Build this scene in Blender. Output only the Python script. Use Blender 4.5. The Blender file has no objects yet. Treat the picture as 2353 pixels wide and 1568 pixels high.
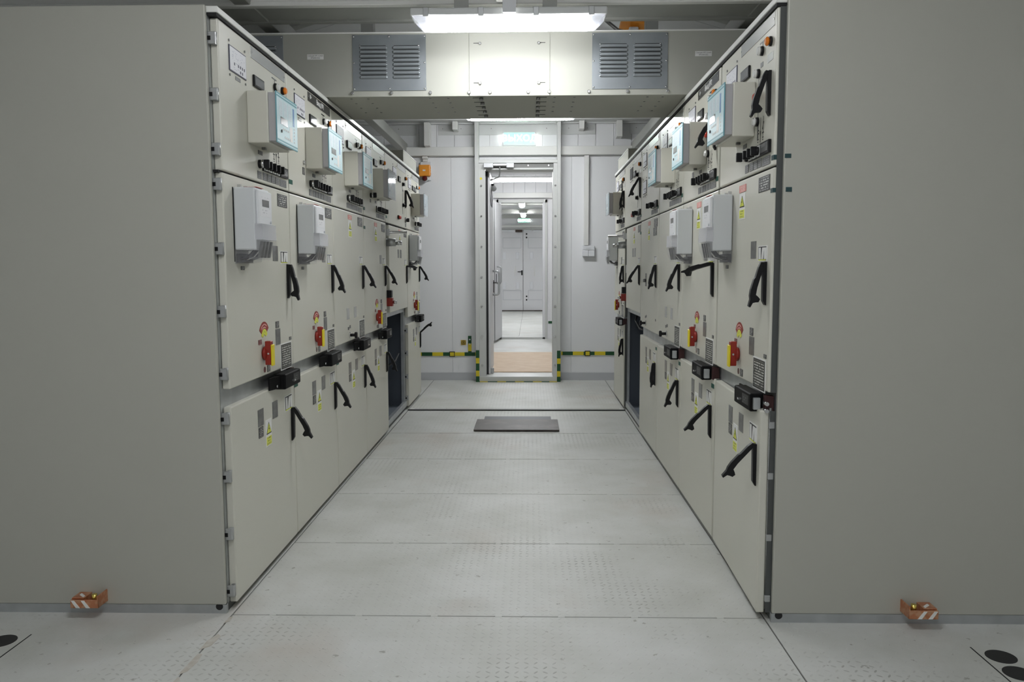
import bpy, bmesh, math, random
from mathutils import Vector, Matrix
random.seed(7)
R = math.radians
SC = bpy.context.scene
COL = SC.collection

# ------------------------------------------------------------------ camera
F_PX, IMG_W = 1856.5, 2353.0
cam_d = bpy.data.cameras.new('camera')
cam_d.sensor_fit = 'HORIZONTAL'; cam_d.sensor_width = 36.0
cam_d.lens = F_PX / IMG_W * 36.0
cam_d.clip_start = 0.02; cam_d.clip_end = 60
cam = bpy.data.objects.new('camera', cam_d); COL.objects.link(cam)
yaw, pitch, roll = 0.0225, -0.0900, -0.0026
fw = Vector((-math.sin(yaw)*math.cos(pitch), math.cos(yaw)*math.cos(pitch), math.sin(pitch)))
rt = Vector((math.cos(yaw), math.sin(yaw), 0)); up = rt.cross(fw)
r2 = rt*math.cos(roll) + up*math.sin(roll); u2 = -rt*math.sin(roll) + up*math.cos(roll)
cam.matrix_world = Matrix(((r2.x, u2.x, -fw.x, 0), (r2.y, u2.y, -fw.y, 0), (r2.z, u2.z, -fw.z, 1.2444), (0, 0, 0, 1)))
SC.camera = cam

# ------------------------------------------------------------------ world, exposure
world = bpy.data.worlds.new('world'); SC.world = world; world.use_nodes = True
world.node_tree.nodes['Background'].inputs[0].default_value = (0.9, 0.95, 1.0, 1)
world.node_tree.nodes['Background'].inputs[1].default_value = 0.02
SC.view_settings.view_transform = 'Standard'; SC.view_settings.look = 'None'
SC.view_settings.exposure = 1.58; SC.view_settings.gamma = 1.0
SC.view_settings.use_curve_mapping = False
LAMP = 24.0          # radiance of the lamp lenses in this room
LAMP_SIDE = 17.0       # sloping sides of those lenses
LAMP_FAR = 13.5      # and in the two rooms beyond
LAMP_COL = (0.96, 0.98, 1.0)

# ------------------------------------------------------------------ materials
MATS = {}
def mat(name, col, rough=0.5, metal=0.0, bump=None, var=None, spec=0.5, emit=None, coat=0.0):
    m = bpy.data.materials.new(name); m.use_nodes = True
    nt = m.node_tree; b = nt.nodes['Principled BSDF']
    b.inputs['Base Color'].default_value = (*col, 1)
    b.inputs['Roughness'].default_value = rough
    b.inputs['Metallic'].default_value = metal
    b.inputs['Specular IOR Level'].default_value = spec
    if coat: b.inputs['Coat Weight'].default_value = coat
    if emit:
        b.inputs['Emission Color'].default_value = (*emit[0], 1); b.inputs['Emission Strength'].default_value = emit[1]
    if bump or var:
        tc = nt.nodes.new('ShaderNodeTexCoord')
    if bump:
        n = nt.nodes.new('ShaderNodeTexNoise'); n.inputs['Scale'].default_value = bump[0]; n.inputs['Detail'].default_value = 2
        bp = nt.nodes.new('ShaderNodeBump'); bp.inputs['Strength'].default_value = bump[1]; bp.inputs['Distance'].default_value = bump[2]
        nt.links.new(tc.outputs['Object'], n.inputs['Vector']); nt.links.new(n.outputs['Fac'], bp.inputs['Height'])
        nt.links.new(bp.outputs['Normal'], b.inputs['Normal'])
    if var:   # (scale, colour 2, lo, hi)
        n = nt.nodes.new('ShaderNodeTexNoise'); n.inputs['Scale'].default_value = var[0]; n.inputs['Detail'].default_value = 5
        cr = nt.nodes.new('ShaderNodeValToRGB')
        cr.color_ramp.elements[0].position = var[2]; cr.color_ramp.elements[0].color = (*col, 1)
        cr.color_ramp.elements[1].position = var[3]; cr.color_ramp.elements[1].color = (*var[1], 1)
        nt.links.new(tc.outputs['Object'], n.inputs['Vector']); nt.links.new(n.outputs['Fac'], cr.inputs['Fac'])
        nt.links.new(cr.outputs['Color'], b.inputs['Base Color'])
    MATS[name] = m
    return m

def print_mat(name, bg, fg, lines, density=0.5, cols=14.0, rough=0.45, margin=0.1):
    """flat print: rows of illegible small type, in the plate's own 0..1 box"""
    m = bpy.data.materials.new(name); m.use_nodes = True
    nt = m.node_tree; b = nt.nodes['Principled BSDF']; b.inputs['Roughness'].default_value = rough
    N, L = nt.nodes.new, nt.links.new
    tc = N('ShaderNodeTexCoord'); sp = N('ShaderNodeSeparateXYZ'); L(tc.outputs['Generated'], sp.inputs[0])
    def M(op, a, c=None):
        n = N('ShaderNodeMath'); n.operation = op
        for i, v in enumerate((a, c)):
            if v is None: continue
            if isinstance(v, (int, float)): n.inputs[i].default_value = v
            else: L(v, n.inputs[i])
        return n.outputs[0]
    zl = M('MULTIPLY', sp.outputs['Z'], float(lines)); fr = M('FRACT', zl); row = M('FLOOR', zl)
    band = M('MULTIPLY', M('GREATER_THAN', fr, 0.3), M('LESS_THAN', fr, 0.75))
    cx = N('ShaderNodeCombineXYZ'); L(M('MULTIPLY', sp.outputs['X'], cols), cx.inputs[0]); L(M('MULTIPLY', row, 7.31), cx.inputs[1])
    ns = N('ShaderNodeTexNoise'); ns.inputs['Scale'].default_value = 1.0; ns.inputs['Detail'].default_value = 1; L(cx.outputs[0], ns.inputs['Vector'])
    ink = M('GREATER_THAN', ns.outputs['Fac'], 1.0 - density)
    ix = M('MULTIPLY', M('GREATER_THAN', sp.outputs['X'], margin), M('LESS_THAN', sp.outputs['X'], 1 - margin))
    iz = M('MULTIPLY', M('GREATER_THAN', sp.outputs['Z'], margin*0.8), M('LESS_THAN', sp.outputs['Z'], 1 - margin*0.8))
    fac = M('MULTIPLY', M('MULTIPLY', band, ink), M('MULTIPLY', ix, iz))
    mx = N('ShaderNodeMix'); mx.data_type = 'RGBA'
    mx.inputs[6].default_value = (*bg, 1); mx.inputs[7].default_value = (*fg, 1)
    L(fac, mx.inputs[0]); L(mx.outputs[2], b.inputs['Base Color'])
    MATS[name] = m

def clear_mat(name, tint, alpha, rough=0.08):
    m = bpy.data.materials.new(name); m.use_nodes = True
    nt = m.node_tree; b = nt.nodes['Principled BSDF']
    b.inputs['Base Color'].default_value = (*tint, 1); b.inputs['Roughness'].default_value = rough
    b.inputs['Alpha'].default_value = alpha
    MATS[name] = m

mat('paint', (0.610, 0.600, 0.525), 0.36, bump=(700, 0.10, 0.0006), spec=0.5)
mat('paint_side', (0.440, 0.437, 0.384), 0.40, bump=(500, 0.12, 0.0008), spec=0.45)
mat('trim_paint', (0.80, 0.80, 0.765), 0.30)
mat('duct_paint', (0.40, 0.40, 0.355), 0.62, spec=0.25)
mat('plate_paint', (0.60, 0.61, 0.60), 0.5)
mat('flange_dark', (0.20, 0.20, 0.19), 0.5)
mat('box_black', (0.0045, 0.0045, 0.005), 0.6, spec=0.15)
mat('residue', (0.46, 0.42, 0.36), 0.8, var=(25, (0.56, 0.54, 0.49), 0.4, 0.6))
mat('zinc', (0.45, 0.47, 0.48), 0.38, 0.85, var=(9, (0.56, 0.58, 0.59), 0.35, 0.65))
mat('zinc_vent', (0.23, 0.25, 0.265), 0.40, 0.6, var=(5, (0.27, 0.29, 0.305), 0.4, 0.6))
mat('steel', (0.62, 0.62, 0.62), 0.25, 1.0)
mat('hinge_metal', (0.46, 0.47, 0.47), 0.40, 0.7)
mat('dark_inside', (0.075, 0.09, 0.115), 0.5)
mat('inside_zinc', (0.22, 0.25, 0.29), 0.45, 0.4)
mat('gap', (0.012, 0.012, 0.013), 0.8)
mat('black', (0.008, 0.008, 0.009), 0.42, spec=0.25)
mat('black_gloss', (0.012, 0.012, 0.014), 0.12)
mat('black_matt', (0.02, 0.02, 0.02), 0.7)
mat('white_plastic', (0.74, 0.75, 0.77), 0.42)
mat('meter_grey', (0.60, 0.62, 0.63), 0.45)
mat('lamp_white', (0.78, 0.78, 0.75), 0.2)
mat('orange', (0.80, 0.22, 0.02), 0.22)
mat('orange_box', (0.86, 0.33, 0.035), 0.42)
mat('red', (0.27, 0.017, 0.008), 0.40)
mat('red_lamp', (0.55, 0.05, 0.03), 0.2)
mat('red_dome', (0.10, 0.005, 0.005), 0.10)
mat('maroon', (0.035, 0.006, 0.006), 0.5)
mat('plinth_dark', (0.085, 0.09, 0.088), 0.55, 0.3)
mat('yellow', (0.80, 0.66, 0.02), 0.45)
mat('lime', (0.72, 0.76, 0.10), 0.5)
mat('white_print', (0.80, 0.80, 0.78), 0.5)
mat('navy', (0.015, 0.015, 0.05), 0.4)
mat('grey_plate', (0.17, 0.17, 0.165), 0.30, 0.6, var=(30, (0.24, 0.24, 0.235), 0.4, 0.6))
mat('bare_plate', (0.55, 0.55, 0.53), 0.22, 0.55)
mat('name_black', (0.055, 0.055, 0.055), 0.25)
mat('teal', (0.16, 0.38, 0.44), 0.45)
mat('cyan_face', (0.60, 0.77, 0.81), 0.45)
mat('relay_bezel', (0.42, 0.41, 0.42), 0.4)
mat('display', (0.13, 0.13, 0.13), 0.26)
mat('blue', (0.16, 0.30, 0.55), 0.4)
mat('green_tape', (0.010, 0.085, 0.060), 0.6)
mat('dark_tape', (0.015, 0.050, 0.055), 0.6)
mat('earth_green', (0.008, 0.075, 0.022), 0.5)
mat('earth_yellow', (0.72, 0.58, 0.02), 0.5)
mat('copper', (0.72, 0.30, 0.16), 0.30, 0.9, var=(40, (0.80, 0.45, 0.28), 0.45, 0.6))
mat('brass', (0.75, 0.60, 0.15), 0.25, 0.9)
mat('wall', (0.82, 0.825, 0.835), 0.5, bump=(60, 0.03, 0.001))
mat('wall_far', (0.78, 0.78, 0.79), 0.5)
mat('wall_joint', (0.86, 0.86, 0.86), 0.5)
mat('skirting', (0.52, 0.53, 0.55), 0.5)
mat('frame_paint', (0.60, 0.61, 0.59), 0.4)
mat('beam_paint', (0.34, 0.345, 0.32), 0.5)
mat('roof', (0.50, 0.51, 0.51), 0.55)
mat('tray', (0.76, 0.76, 0.73), 0.45)
mat('door_paint', (0.72, 0.72, 0.73), 0.45)
mat('gasket', (0.01, 0.01, 0.01), 0.6)
mat('board', (0.60, 0.44, 0.29), 0.6, var=(6, (0.66, 0.51, 0.36), 0.35, 0.7))
mat('brown_board', (0.062, 0.048, 0.040), 0.5, var=(5, (0.12, 0.10, 0.088), 0.5, 0.75))
mat('dark_plate', (0.05, 0.052, 0.06), 0.5)
mat('wire_dark', (0.02, 0.02, 0.022), 0.4)
mat('wire_white', (0.75, 0.75, 0.72), 0.4)
mat('green_board', (0.02, 0.12, 0.07), 0.5)
mat('brown_latch', (0.05, 0.025, 0.015), 0.5)
mat('sign_yellow', (0.55, 0.38, 0.05), 0.5)
mat('lamp_lens', (0.9, 0.9, 0.9), 0.3, emit=(LAMP_COL, LAMP))
mat('lamp_lens_far', (0.9, 0.9, 0.9), 0.3, emit=(LAMP_COL, LAMP_FAR))
mat('lamp_lens_front', (0.9, 0.9, 0.9), 0.3, emit=(LAMP_COL, LAMP*0.05))
mat('lamp_lens_end', (0.9, 0.9, 0.9), 0.3, emit=(LAMP_COL, LAMP_FAR*2.9))
mat('lamp_lens_edge', (0.9, 0.9, 0.9), 0.3, emit=(LAMP_COL, LAMP_SIDE))
mat('lamp_lens_back', (0.9, 0.9, 0.9), 0.3, emit=(LAMP_COL, LAMP*.75))
mat('lamp_lens_edge_low', (0.9, 0.9, 0.9), 0.3, emit=(LAMP_COL, LAMP_SIDE*.40))
mat('lamp_lens_edge_high', (0.9, 0.9, 0.9), 0.3, emit=(LAMP_COL, LAMP_SIDE*5.0))
mat('lamp_housing', (0.70, 0.71, 0.70), 0.45)
mat('exit_panel', (0.25, 0.7, 0.5), 0.3, emit=((0.36, 0.85, 0.60), 0.36))
mat('exit_letters', (0.9, 0.95, 0.9), 0.3, emit=((0.93, 1.0, 0.96), 7.0))
mat('floor_dirt', (0.20, 0.20, 0.185), 0.7)
clear_mat('clear_plastic', (0.55, 0.55, 0.58), 0.17)
clear_mat('milky_plastic', (0.66, 0.66, 0.70), 0.50, 0.2)
clear_mat('clear_lamp_end', (0.86, 0.87, 0.92), 0.6, 0.1)
clear_mat('relay_glass', (0.62, 0.68, 0.72), 0.45, 0.05)
print_mat('print_black', (0.035, 0.035, 0.035), (0.55, 0.55, 0.53), 6, 0.52, 9)
print_mat('print_black_fine', (0.04, 0.042, 0.035), (0.62, 0.62, 0.58), 11, 0.56, 12, margin=0.07)
print_mat('print_grey', (0.095, 0.095, 0.095), (0.22, 0.22, 0.22), 4, 0.55, 8)
print_mat('print_screen', (0.76, 0.76, 0.80), (0.50, 0.50, 0.58), 14, 0.42, 10)
print_mat('print_dim', (0.012, 0.012, 0.012), (0.16, 0.16, 0.16), 4, 0.42, 9)
print_mat('print_red', (0.62, 0.20, 0.17), (0.85, 0.62, 0.58), 5, 0.6, 8)
print_mat('print_redbrown', (0.12, 0.02, 0.02), (0.45, 0.30, 0.30), 4, 0.55, 8)
print_mat('print_cyan', (0.68, 0.78, 0.82), (0.50, 0.60, 0.68), 18, 0.5, 6)
print_mat('print_lime', (0.72, 0.76, 0.10), (0.25, 0.26, 0.05), 3, 0.5, 9)
print_mat('print_white', (0.76, 0.76, 0.78), (0.55, 0.55, 0.58), 9, 0.45, 10)

def floor_material(name, tread):
    m = bpy.data.materials.new(name); m.use_nodes = True
    nt = m.node_tree; b = nt.nodes['Principled BSDF']; N, L = nt.nodes.new, nt.links.new
    b.inputs['Roughness'].default_value = 0.5; b.inputs['Specular IOR Level'].default_value = 0.4
    geo = N('ShaderNodeNewGeometry')
    def noise(scale, detail, rough=0.5, off=0):
        mp = N('ShaderNodeMapping'); mp.inputs['Location'].default_value = (off, off*1.7, 0); L(geo.outputs['Position'], mp.inputs[0])
        n = N('ShaderNodeTexNoise'); n.inputs['Scale'].default_value = scale; n.inputs['Detail'].default_value = detail
        n.inputs['Roughness'].default_value = rough; L(mp.outputs[0], n.inputs['Vector']); return n.outputs['Fac']
    def ramp(src, a, ca, c, cc):
        r = N('ShaderNodeValToRGB'); r.color_ramp.elements[0].position = a; r.color_ramp.elements[1].position = c
        r.color_ramp.elements[0].color = ca; r.color_ramp.elements[1].color = cc; L(src, r.inputs[0]); return r.outputs[0]
    base = ramp(noise(2.2, 6, 0.6), 0.3, (0.52, 0.525, 0.485, 1), 0.72, (0.66, 0.665, 0.645, 1))
    stain = ramp(noise(1.3, 4, 0.55, 5), 0.56, (0, 0, 0, 1), 0.78, (1, 1, 1, 1))
    m1 = N('ShaderNodeMix'); m1.data_type = 'RGBA'; L(stain, m1.inputs[0]); L(base, m1.inputs[6]); m1.inputs[7].default_value = (0.53, 0.49, 0.44, 1)
    speck = ramp(noise(26, 3, 0.6, 9), 0.665, (0, 0, 0, 1), 0.72, (1, 1, 1, 1))
    m2 = N('ShaderNodeMix'); m2.data_type = 'RGBA'; L(speck, m2.inputs[0]); L(m1.outputs[2], m2.inputs[6]); m2.inputs[7].default_value = (0.36, 0.35, 0.32, 1)
    out = m2.outputs[2]
    if tread:
        wear = ramp(noise(1.7, 5, 0.65, 3), 0.54, (0, 0, 0, 1), 0.72, (0.9, 0.9, 0.9, 1))
        m3 = N('ShaderNodeMix'); m3.data_type = 'RGBA'; L(wear, m3.inputs[0]); L(out, m3.inputs[6]); m3.inputs[7].default_value = (0.27, 0.265, 0.24, 1)
        out = m3.outputs[2]
    L(out, b.inputs['Base Color']); MATS[name] = m
floor_material('floor_paint', False); floor_material('floor_tread', True)

# ------------------------------------------------------------------ builders
CACHE = {}; OFF = {}
def new_mesh(name, bm, m, smooth=False):
    me = bpy.data.meshes.new(name); bm.to_mesh(me); bm.free()
    if m: me.materials.append(MATS[m])
    if smooth:
        for p in me.polygons: p.use_smooth = True
    return me
def put(name, me, at, parent=None, rot=None):
    o = bpy.data.objects.new(name, me); COL.objects.link(o)
    at = Vector(at)
    if parent is not None:
        o.parent = parent; o.location = at - OFF[parent]
    else: o.location = at
    if rot: o.rotation_euler = rot
    OFF[o] = at
    return o
def thing(name, label, cat, loc=(0, 0, 0), rotz=0, group=None, kind=None):
    o = bpy.data.objects.new(name, None); COL.objects.link(o); o.location = loc; o.rotation_euler = (0, 0, rotz)
    o.empty_display_size = 0.1
    OFF[o] = Vector((0, 0, 0)); tag(o, label, cat, group, kind); return o
def tag(o, label=None, cat=None, group=None, kind=None):
    for k, v in (('label', label), ('category', cat), ('group', group), ('kind', kind)):
        if v: o[k] = v
    return o
def struct(name, label=None):
    o = bpy.data.objects.new(name, None); COL.objects.link(o); o['kind'] = 'structure'; OFF[o] = Vector((0, 0, 0))
    if label: o['label'] = label
    return o
def box(name, x, y, z, m, parent=None, bev=0, seg=1, rot=None):
    s = tuple(round(abs(a[1]-a[0]), 5) for a in (x, y, z)); k = ('box', s, m, bev, seg)
    if k not in CACHE:
        bm = bmesh.new(); bmesh.ops.create_cube(bm, size=1.0, matrix=Matrix.Diagonal((*s, 1)))
        if bev: bmesh.ops.bevel(bm, geom=bm.edges[:], offset=min(bev, min(s)*0.45), segments=seg, affect='EDGES', profile=0.5)
        CACHE[k] = new_mesh(name, bm, m)
    return put(name, CACHE[k], ((x[0]+x[1])/2, (y[0]+y[1])/2, (z[0]+z[1])/2), parent, rot)
AX = {'x': Matrix.Rotation(R(90), 4, 'Y'), 'y': Matrix.Rotation(R(90), 4, 'X'), 'z': Matrix.Identity(4)}
def cyl(name, c, r, h, axis, m, parent=None, seg=20, r2=None, bev=0, rot=None):
    k = ('cyl', round(r, 5), round(h, 5), axis, m, seg, r2, bev)
    if k not in CACHE:
        bm = bmesh.new(); bmesh.ops.create_cone(bm, cap_ends=True, segments=seg, radius1=r, radius2=r if r2 is None else r2, depth=h)
        if bev:
            es = [e for e in bm.edges if len(e.link_faces) == 2 and e.calc_face_angle(0) > 1.0]
            bmesh.ops.bevel(bm, geom=es, offset=bev, segments=2, affect='EDGES')
        bmesh.ops.transform(bm, matrix=AX[axis], verts=bm.verts)
        me = new_mesh(name, bm, m)
        for p in me.polygons:
            if len(p.vertices) <= 4: p.use_smooth = True
        CACHE[k] = me
    return put(name, CACHE[k], c, parent, rot)
def sphere(name, c, r, m, parent=None, scale=(1, 1, 1)):
    k = ('sph', r, m, scale)
    if k not in CACHE:
        bm = bmesh.new(); bmesh.ops.create_uvsphere(bm, u_segments=16, v_segments=10, radius=r)
        bmesh.ops.transform(bm, matrix=Matrix.Diagonal((*scale, 1)), verts=bm.verts)
        CACHE[k] = new_mesh(name, bm, m, True)
    return put(name, CACHE[k], c, parent)
def prism(name, pts, axis, a0, a1, m, parent=None, at=(0, 0, 0), rot=None, bev=0):
    """polygon extruded along axis from a0 to a1; pts are the two other coordinates in order (x,y / y,z / x,z)"""
    k = ('prism', tuple((round(p[0], 5), round(p[1], 5)) for p in pts), axis, round(a0, 5), round(a1, 5), m, bev)
    if k not in CACHE:
        bm = bmesh.new()
        def P(p, a):
            return {'x': (a, p[0], p[1]), 'y': (p[0], a, p[1]), 'z': (p[0], p[1], a)}[axis]
        v0 = [bm.verts.new(P(p, a0)) for p in pts]; v1 = [bm.verts.new(P(p, a1)) for p in pts]
        n = len(pts); bm.faces.new(v0); bm.faces.new(v1[::-1])
        for i in range(n): bm.faces.new((v0[i], v1[i], v1[(i+1) % n], v0[(i+1) % n]))
        bmesh.ops.recalc_face_normals(bm, faces=bm.faces)
        if bev:
            bmesh.ops.bevel(bm, geom=bm.edges[:], offset=bev, segments=1, affect='EDGES')
        CACHE[k] = new_mesh(name, bm, m)
    return put(name, CACHE[k], at, parent, rot)
def tube(name, pts, r, m, parent=None, seg=8, at=(0, 0, 0)):
    bm = bmesh.new(); rings = []
    P = [Vector(p) for p in pts]
    for i, p in enumerate(P):
        t = (P[min(i+1, len(P)-1)] - P[max(i-1, 0)]).normalized()
        a = t.orthogonal().normalized() if i == 0 else (a - t*a.dot(t)).normalized()
        b = t.cross(a)
        rings.append([bm.verts.new(p + a*r*math.cos(2*math.pi*j/seg) + b*r*math.sin(2*math.pi*j/seg)) for j in range(seg)])
    for i in range(len(P)-1):
        for j in range(seg): bm.faces.new((rings[i][j], rings[i][(j+1) % seg], rings[i+1][(j+1) % seg], rings[i+1][j]))
    bm.faces.new(rings[0][::-1]); bm.faces.new(rings[-1]); bmesh.ops.recalc_face_normals(bm, faces=bm.faces)
    return put(name, new_mesh(name, bm, m, True), at, parent)
def text(name, s, c, size, m, parent=None, face='-y', xs=1.0, depth=0.0006, align='CENTER'):
    k = ('text', s, size, m, xs, face, align)
    if k not in CACHE:
        cu = bpy.data.curves.new(name, 'FONT'); cu.body = s; cu.size = size; cu.align_x = align; cu.align_y = 'CENTER'
        cu.extrude = depth; cu.space_character = 1.0; cu.resolution_u = 3
        t = bpy.data.objects.new('tmp', cu); COL.objects.link(t)
        dg = bpy.context.evaluated_depsgraph_get(); dg.update()
        me = bpy.data.meshes.new_from_object(t.evaluated_get(dg)); bpy.data.objects.remove(t); bpy.data.curves.remove(cu)
        mtx = Matrix.Rotation(R(90), 4, 'X') @ Matrix.Diagonal((xs, 1, 1, 1))
        me.transform(mtx); me.materials.clear(); me.materials.append(MATS[m]); CACHE[k] = me
    return put(name, CACHE[k], c, parent)

# ------------------------------------------------------------------ the room
XL, XR = -1.073, 0.820         # planes of the cabinet doors, left and right row
YL, YR = 2.819, 2.776          # near ends of the rows
WX0, WX1 = -2.75, 2.50         # side walls
YB = -2.6                      # wall behind the camera
WY = 8.95                      # back wall
W2Y, W3Y = 14.2, 23.4          # walls of the rooms beyond

# floor: steel plates with open joints, treads standing on them
floor = struct('floor')
box('subfloor', (WX0-.1, WX1+.1), (YB-.1, 24.2), (-.06, -.008), 'gap', floor)
xs = [WX0, -1.706, -1.077, 0.834, 1.4445, WX1]
def plate(x0, x1, y0, y1, g=0.0022, z=0.0):
    return box('floor_plate', (x0+g, x1-g), (y0+g, y1-g), (-.008, z), 'floor_paint', floor, bev=.0012)
ysm = [YB, -1.2, -.4, .4, 1.2, 2.0, 2.795, 3.565, 4.372, 5.19, 6.02, 6.995, 8.95]
for i in range(len(ysm)-1):
    plate(-1.077, 0.834, ysm[i], ysm[i+1], 0.0055 if i in (9, 10) else 0.0036)
for y in ysm[5:11]:
    for k in range(7):
        xx = -.93 + k*.27 + .05*math.sin(y*9+k)
        if y != 6.995: box('weld_tack', (xx-.012, xx+.012), (y-.004, y+.004), (-.006, .0004), 'floor_paint', floor)
for x0, x1 in ((WX0, -1.077), (0.834, WX1)):
    plate(x0, x1, 0.0, 8.95, .0016); plate(x0, x1, YB, 0.0, .0018)
for xc, y1 in ((-1.706, 2.625), (1.4445, 2.585)):
    box('saw_cut', (xc-.0022, xc+.0022), (0.0, y1), (-.004, .0006), 'gap', floor)
for x, y in ((1.507, 2.520), (1.500, 2.412), (1.505, 2.30), (-1.775, 2.574), (-1.775, 2.46)):
    cyl('finger_hole_plug', (x, y, 0.0006), 0.046, 0.0012, 'z', 'black_matt', floor, 28)
for y0, pts in ((2.52, [(-.006, 0), (.022, .03), (.030, .10), (.012, .12), (-.004, .07)]), (2.36, [(-.004, 0), (.016, .02), (.024, .08), (.018, .13), (.002, .14)]), (2.24, [(-.008, 0), (.02, .01), (.026, .07), (.004, .11)]), (2.72, [(0, 0), (.016, .02), (.012, .06), (0, .05)])):
    prism('sealant_residue', [(-1.080+a, y0+b) for a, b in pts], 'z', 0, .0007, 'residue', floor)
box('joint_edge', (-1.074, .831), (6.988, 7.0), (0, .0095), 'gap', floor)
box('joint_lip', (-1.03, 0.79), (7.085, 7.092), (0, .0012), 'floor_dirt', floor)
def treads(x0, x1, y0, y1):
    bm = bmesh.new(); p = 0.0295; j = 0; y = y0 + p/2
    while y < y1:
        x = x0 + p/2; i = 0
        while x < x1:
            a = R(45 if (i+j) % 2 else -45) + R(8); c, s = math.cos(a), math.sin(a); l, w, h = .0105, .0032, .0007
            def V(q, t, z): return bm.verts.new((x + q*c - t*s, y + q*s + t*c, z))
            b = [V(-l, 0, 0), V(-l*.5, -w, 0), V(l*.5, -w, 0), V(l, 0, 0), V(l*.5, w, 0), V(-l*.5, w, 0)]
            t0, t1 = V(-l*.45, 0, h), V(l*.45, 0, h)
            for f in ((b[0], b[1], t0), (b[1], b[2], t1, t0), (b[2], b[3], t1), (b[3], b[4], t1), (b[4], b[5], t0, t1), (b[5], b[0], t0)): bm.faces.new(f)
            x += p; i += 1
        y += p; j += 1
    o = put('tread_pattern', new_mesh('tread_pattern', bm, 'floor_tread'), (0, 0, 0.0001), floor); o['kind'] = 'stuff'
treads(-1.06, .82, 1.7, 2.79); treads(-1.06, .82, 2.80, 6.99); treads(-1.06, .82, 7.10, 8.74)
treads(-1.70, -1.085, 2.05, 2.63); treads(.845, 1.44, 2.05, 2.60); treads(-2.2, -1.09, 2.645, 2.80); treads(.845, 2.3, 2.645, 2.78)
# rooms beyond the door
box('floor_plate', (WX0, WX1), (8.95, 14.2), (-.008, 0.0), 'floor_paint', floor)
for y0, y1 in ((14.2, 15.9), (15.904, 18.4), (18.404, 21.0), (21.004, 24.0)):
    box('floor_plate', (WX0, -.205), (y0, y1), (-.008, 0.0), 'floor_paint', floor); box('floor_plate', (-.2, WX1), (y0, y1), (-.008, 0.0), 'floor_paint', floor)

# back wall of vertical sandwich panels with the doorway left open
wb = struct('wall_back')
DX0, DX1, DZ = -.50, .275, 2.345
for x0, x1 in ((WX0, -2.18), (-2.18, -.865), (-.865, DX0), (DX1, .454), (.454, 1.77), (1.77, WX1)):
    box('wall_panel', (x0+.001, x1-.001), (WY, WY+.12), (0, 2.5), 'wall', wb, bev=.002)
box('wall_panel', (DX0, DX1), (WY, WY+.12), (DZ, 2.5), 'wall', wb)
x = WX0
while x < WX1:
    box('wall_panel', (x+.0025, min(x+.1925, WX1)-.0025), (WY, WY+.12), (2.5, 3.6), 'wall', wb, bev=.002); x += .1925
box('wall_core', (WX0, WX1), (WY+.012, WY+.115), (2.5, 3.6), 'wall_joint', wb)
box('wall_core', (WX0, DX0), (WY+.012, WY+.115), (0, 2.5), 'wall_joint', wb)
box('wall_core', (DX1, WX1), (WY+.012, WY+.115), (0, 2.5), 'wall_joint', wb)
for nm, xx in (('wall_left', (WX0-.12, WX0)), ('wall_right', (WX1, WX1+.12))):
    w = struct(nm)
    box('wall_panel', xx, (YB, W3Y+.3), (0, 2.75), 'wall', w)
w = struct('wall_front'); box('wall_panel', (WX0, WX1), (YB-.12, YB), (0, 3.6), 'wall', w)
for nm, x0, x1 in (('baseboard_left', -2.2, -.60), ('baseboard_right', .335, 2.2)):
    tag(box(nm, (x0, x1), (WY-.012, WY-.001), (0.0, .085), 'skirting', bev=.002), kind='structure')

# gabled roof of seamed panels
ceil = struct('ceiling')
PIT = 0.29; XC = -.12; ZE = 2.70; ZR = ZE + PIT*(XC-WX0)
y = YB
while y < WY:
    y1 = min(y+.98, WY)
    for s in (-1, 1):
        xe = WX0-.1 if s < 0 else WX1+.1
        ze = ZR - PIT*abs(xe-XC)
        prism('roof_panel', [(xe, ze), (XC, ZR), (XC, ZR+.08), (xe, ze+.08)], 'y', y+.003, y1-.003, 'roof', ceil)
        prism('panel_joint', [(xe, ze+.004), (XC, ZR+.004), (XC, ZR+.02), (xe, ze+.02)], 'y', y1-.003, y1+.003, 'gap', ceil)
    y = y1
box('ceiling_panel', (WX0, WX1), (WY+.12, W3Y+.3), (2.86, 2.95), 'wall_far', ceil)

# transverse roof beam, a folded channel in front of the busbar bridge, and its fellows
def channel(n, y0, y1, z0, z1, m='beam_paint', lip='trim_paint'):  # paler default lip colour paints lamplight onto the web and lower lip
    b = struct(n)
    box('web', (WX0, WX1), (y0, y0+.006), (z0+.018, z1), lip, b)
    box('lower_lip', (WX0, WX1), (y0-.006, y0+.034), (z0-.004, z0+.018), lip, b, bev=.003)
    box('soffit', (WX0, WX1), (y0+.07, y1), (z0+.012, z0+.016), m, b)
    box('soffit_rim', (WX0, WX1), (y1-.03, y1+.006), (z0, z0+.022), m, b, bev=.002)
    box('back_web', (WX0, WX1), (y1-.006, y1), (z0+.022, z1), m, b)
    box('inner_fold', (WX0, WX1), (y0+.034, y0+.07), (z0+.006, z0+.03), m, b)
    return b
channel('trim_1', 3.975, 4.275, 2.502, 2.64)
channel('trim_2', 8.62, 8.90, 2.795, 2.90, 'plate_paint', 'plate_paint')
channel('trim_3', 1.42, 1.70, 2.71, 2.85)
channel('trim_4', -1.13, -.85, 2.71, 2.85)
for n, (x0, x1) in (('trim_5', (-1.417, -1.338)), ('trim_6', (1.10, 1.18))):
    b = struct(n); box('beam', (x0, x1), (YB, WY), (2.505, 2.60), 'beam_paint', b, bev=.003)
b = struct('trim_7')      # roof truss behind the bridge
for x0, x1 in ((-1.03, -.955), (.70, .775)):
    box('strut', (x0, x1), (5.05, 5.12), (2.50, ZR-PIT*abs((x0+x1)/2-XC)+.02), 'beam_paint', b, bev=.002)
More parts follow.
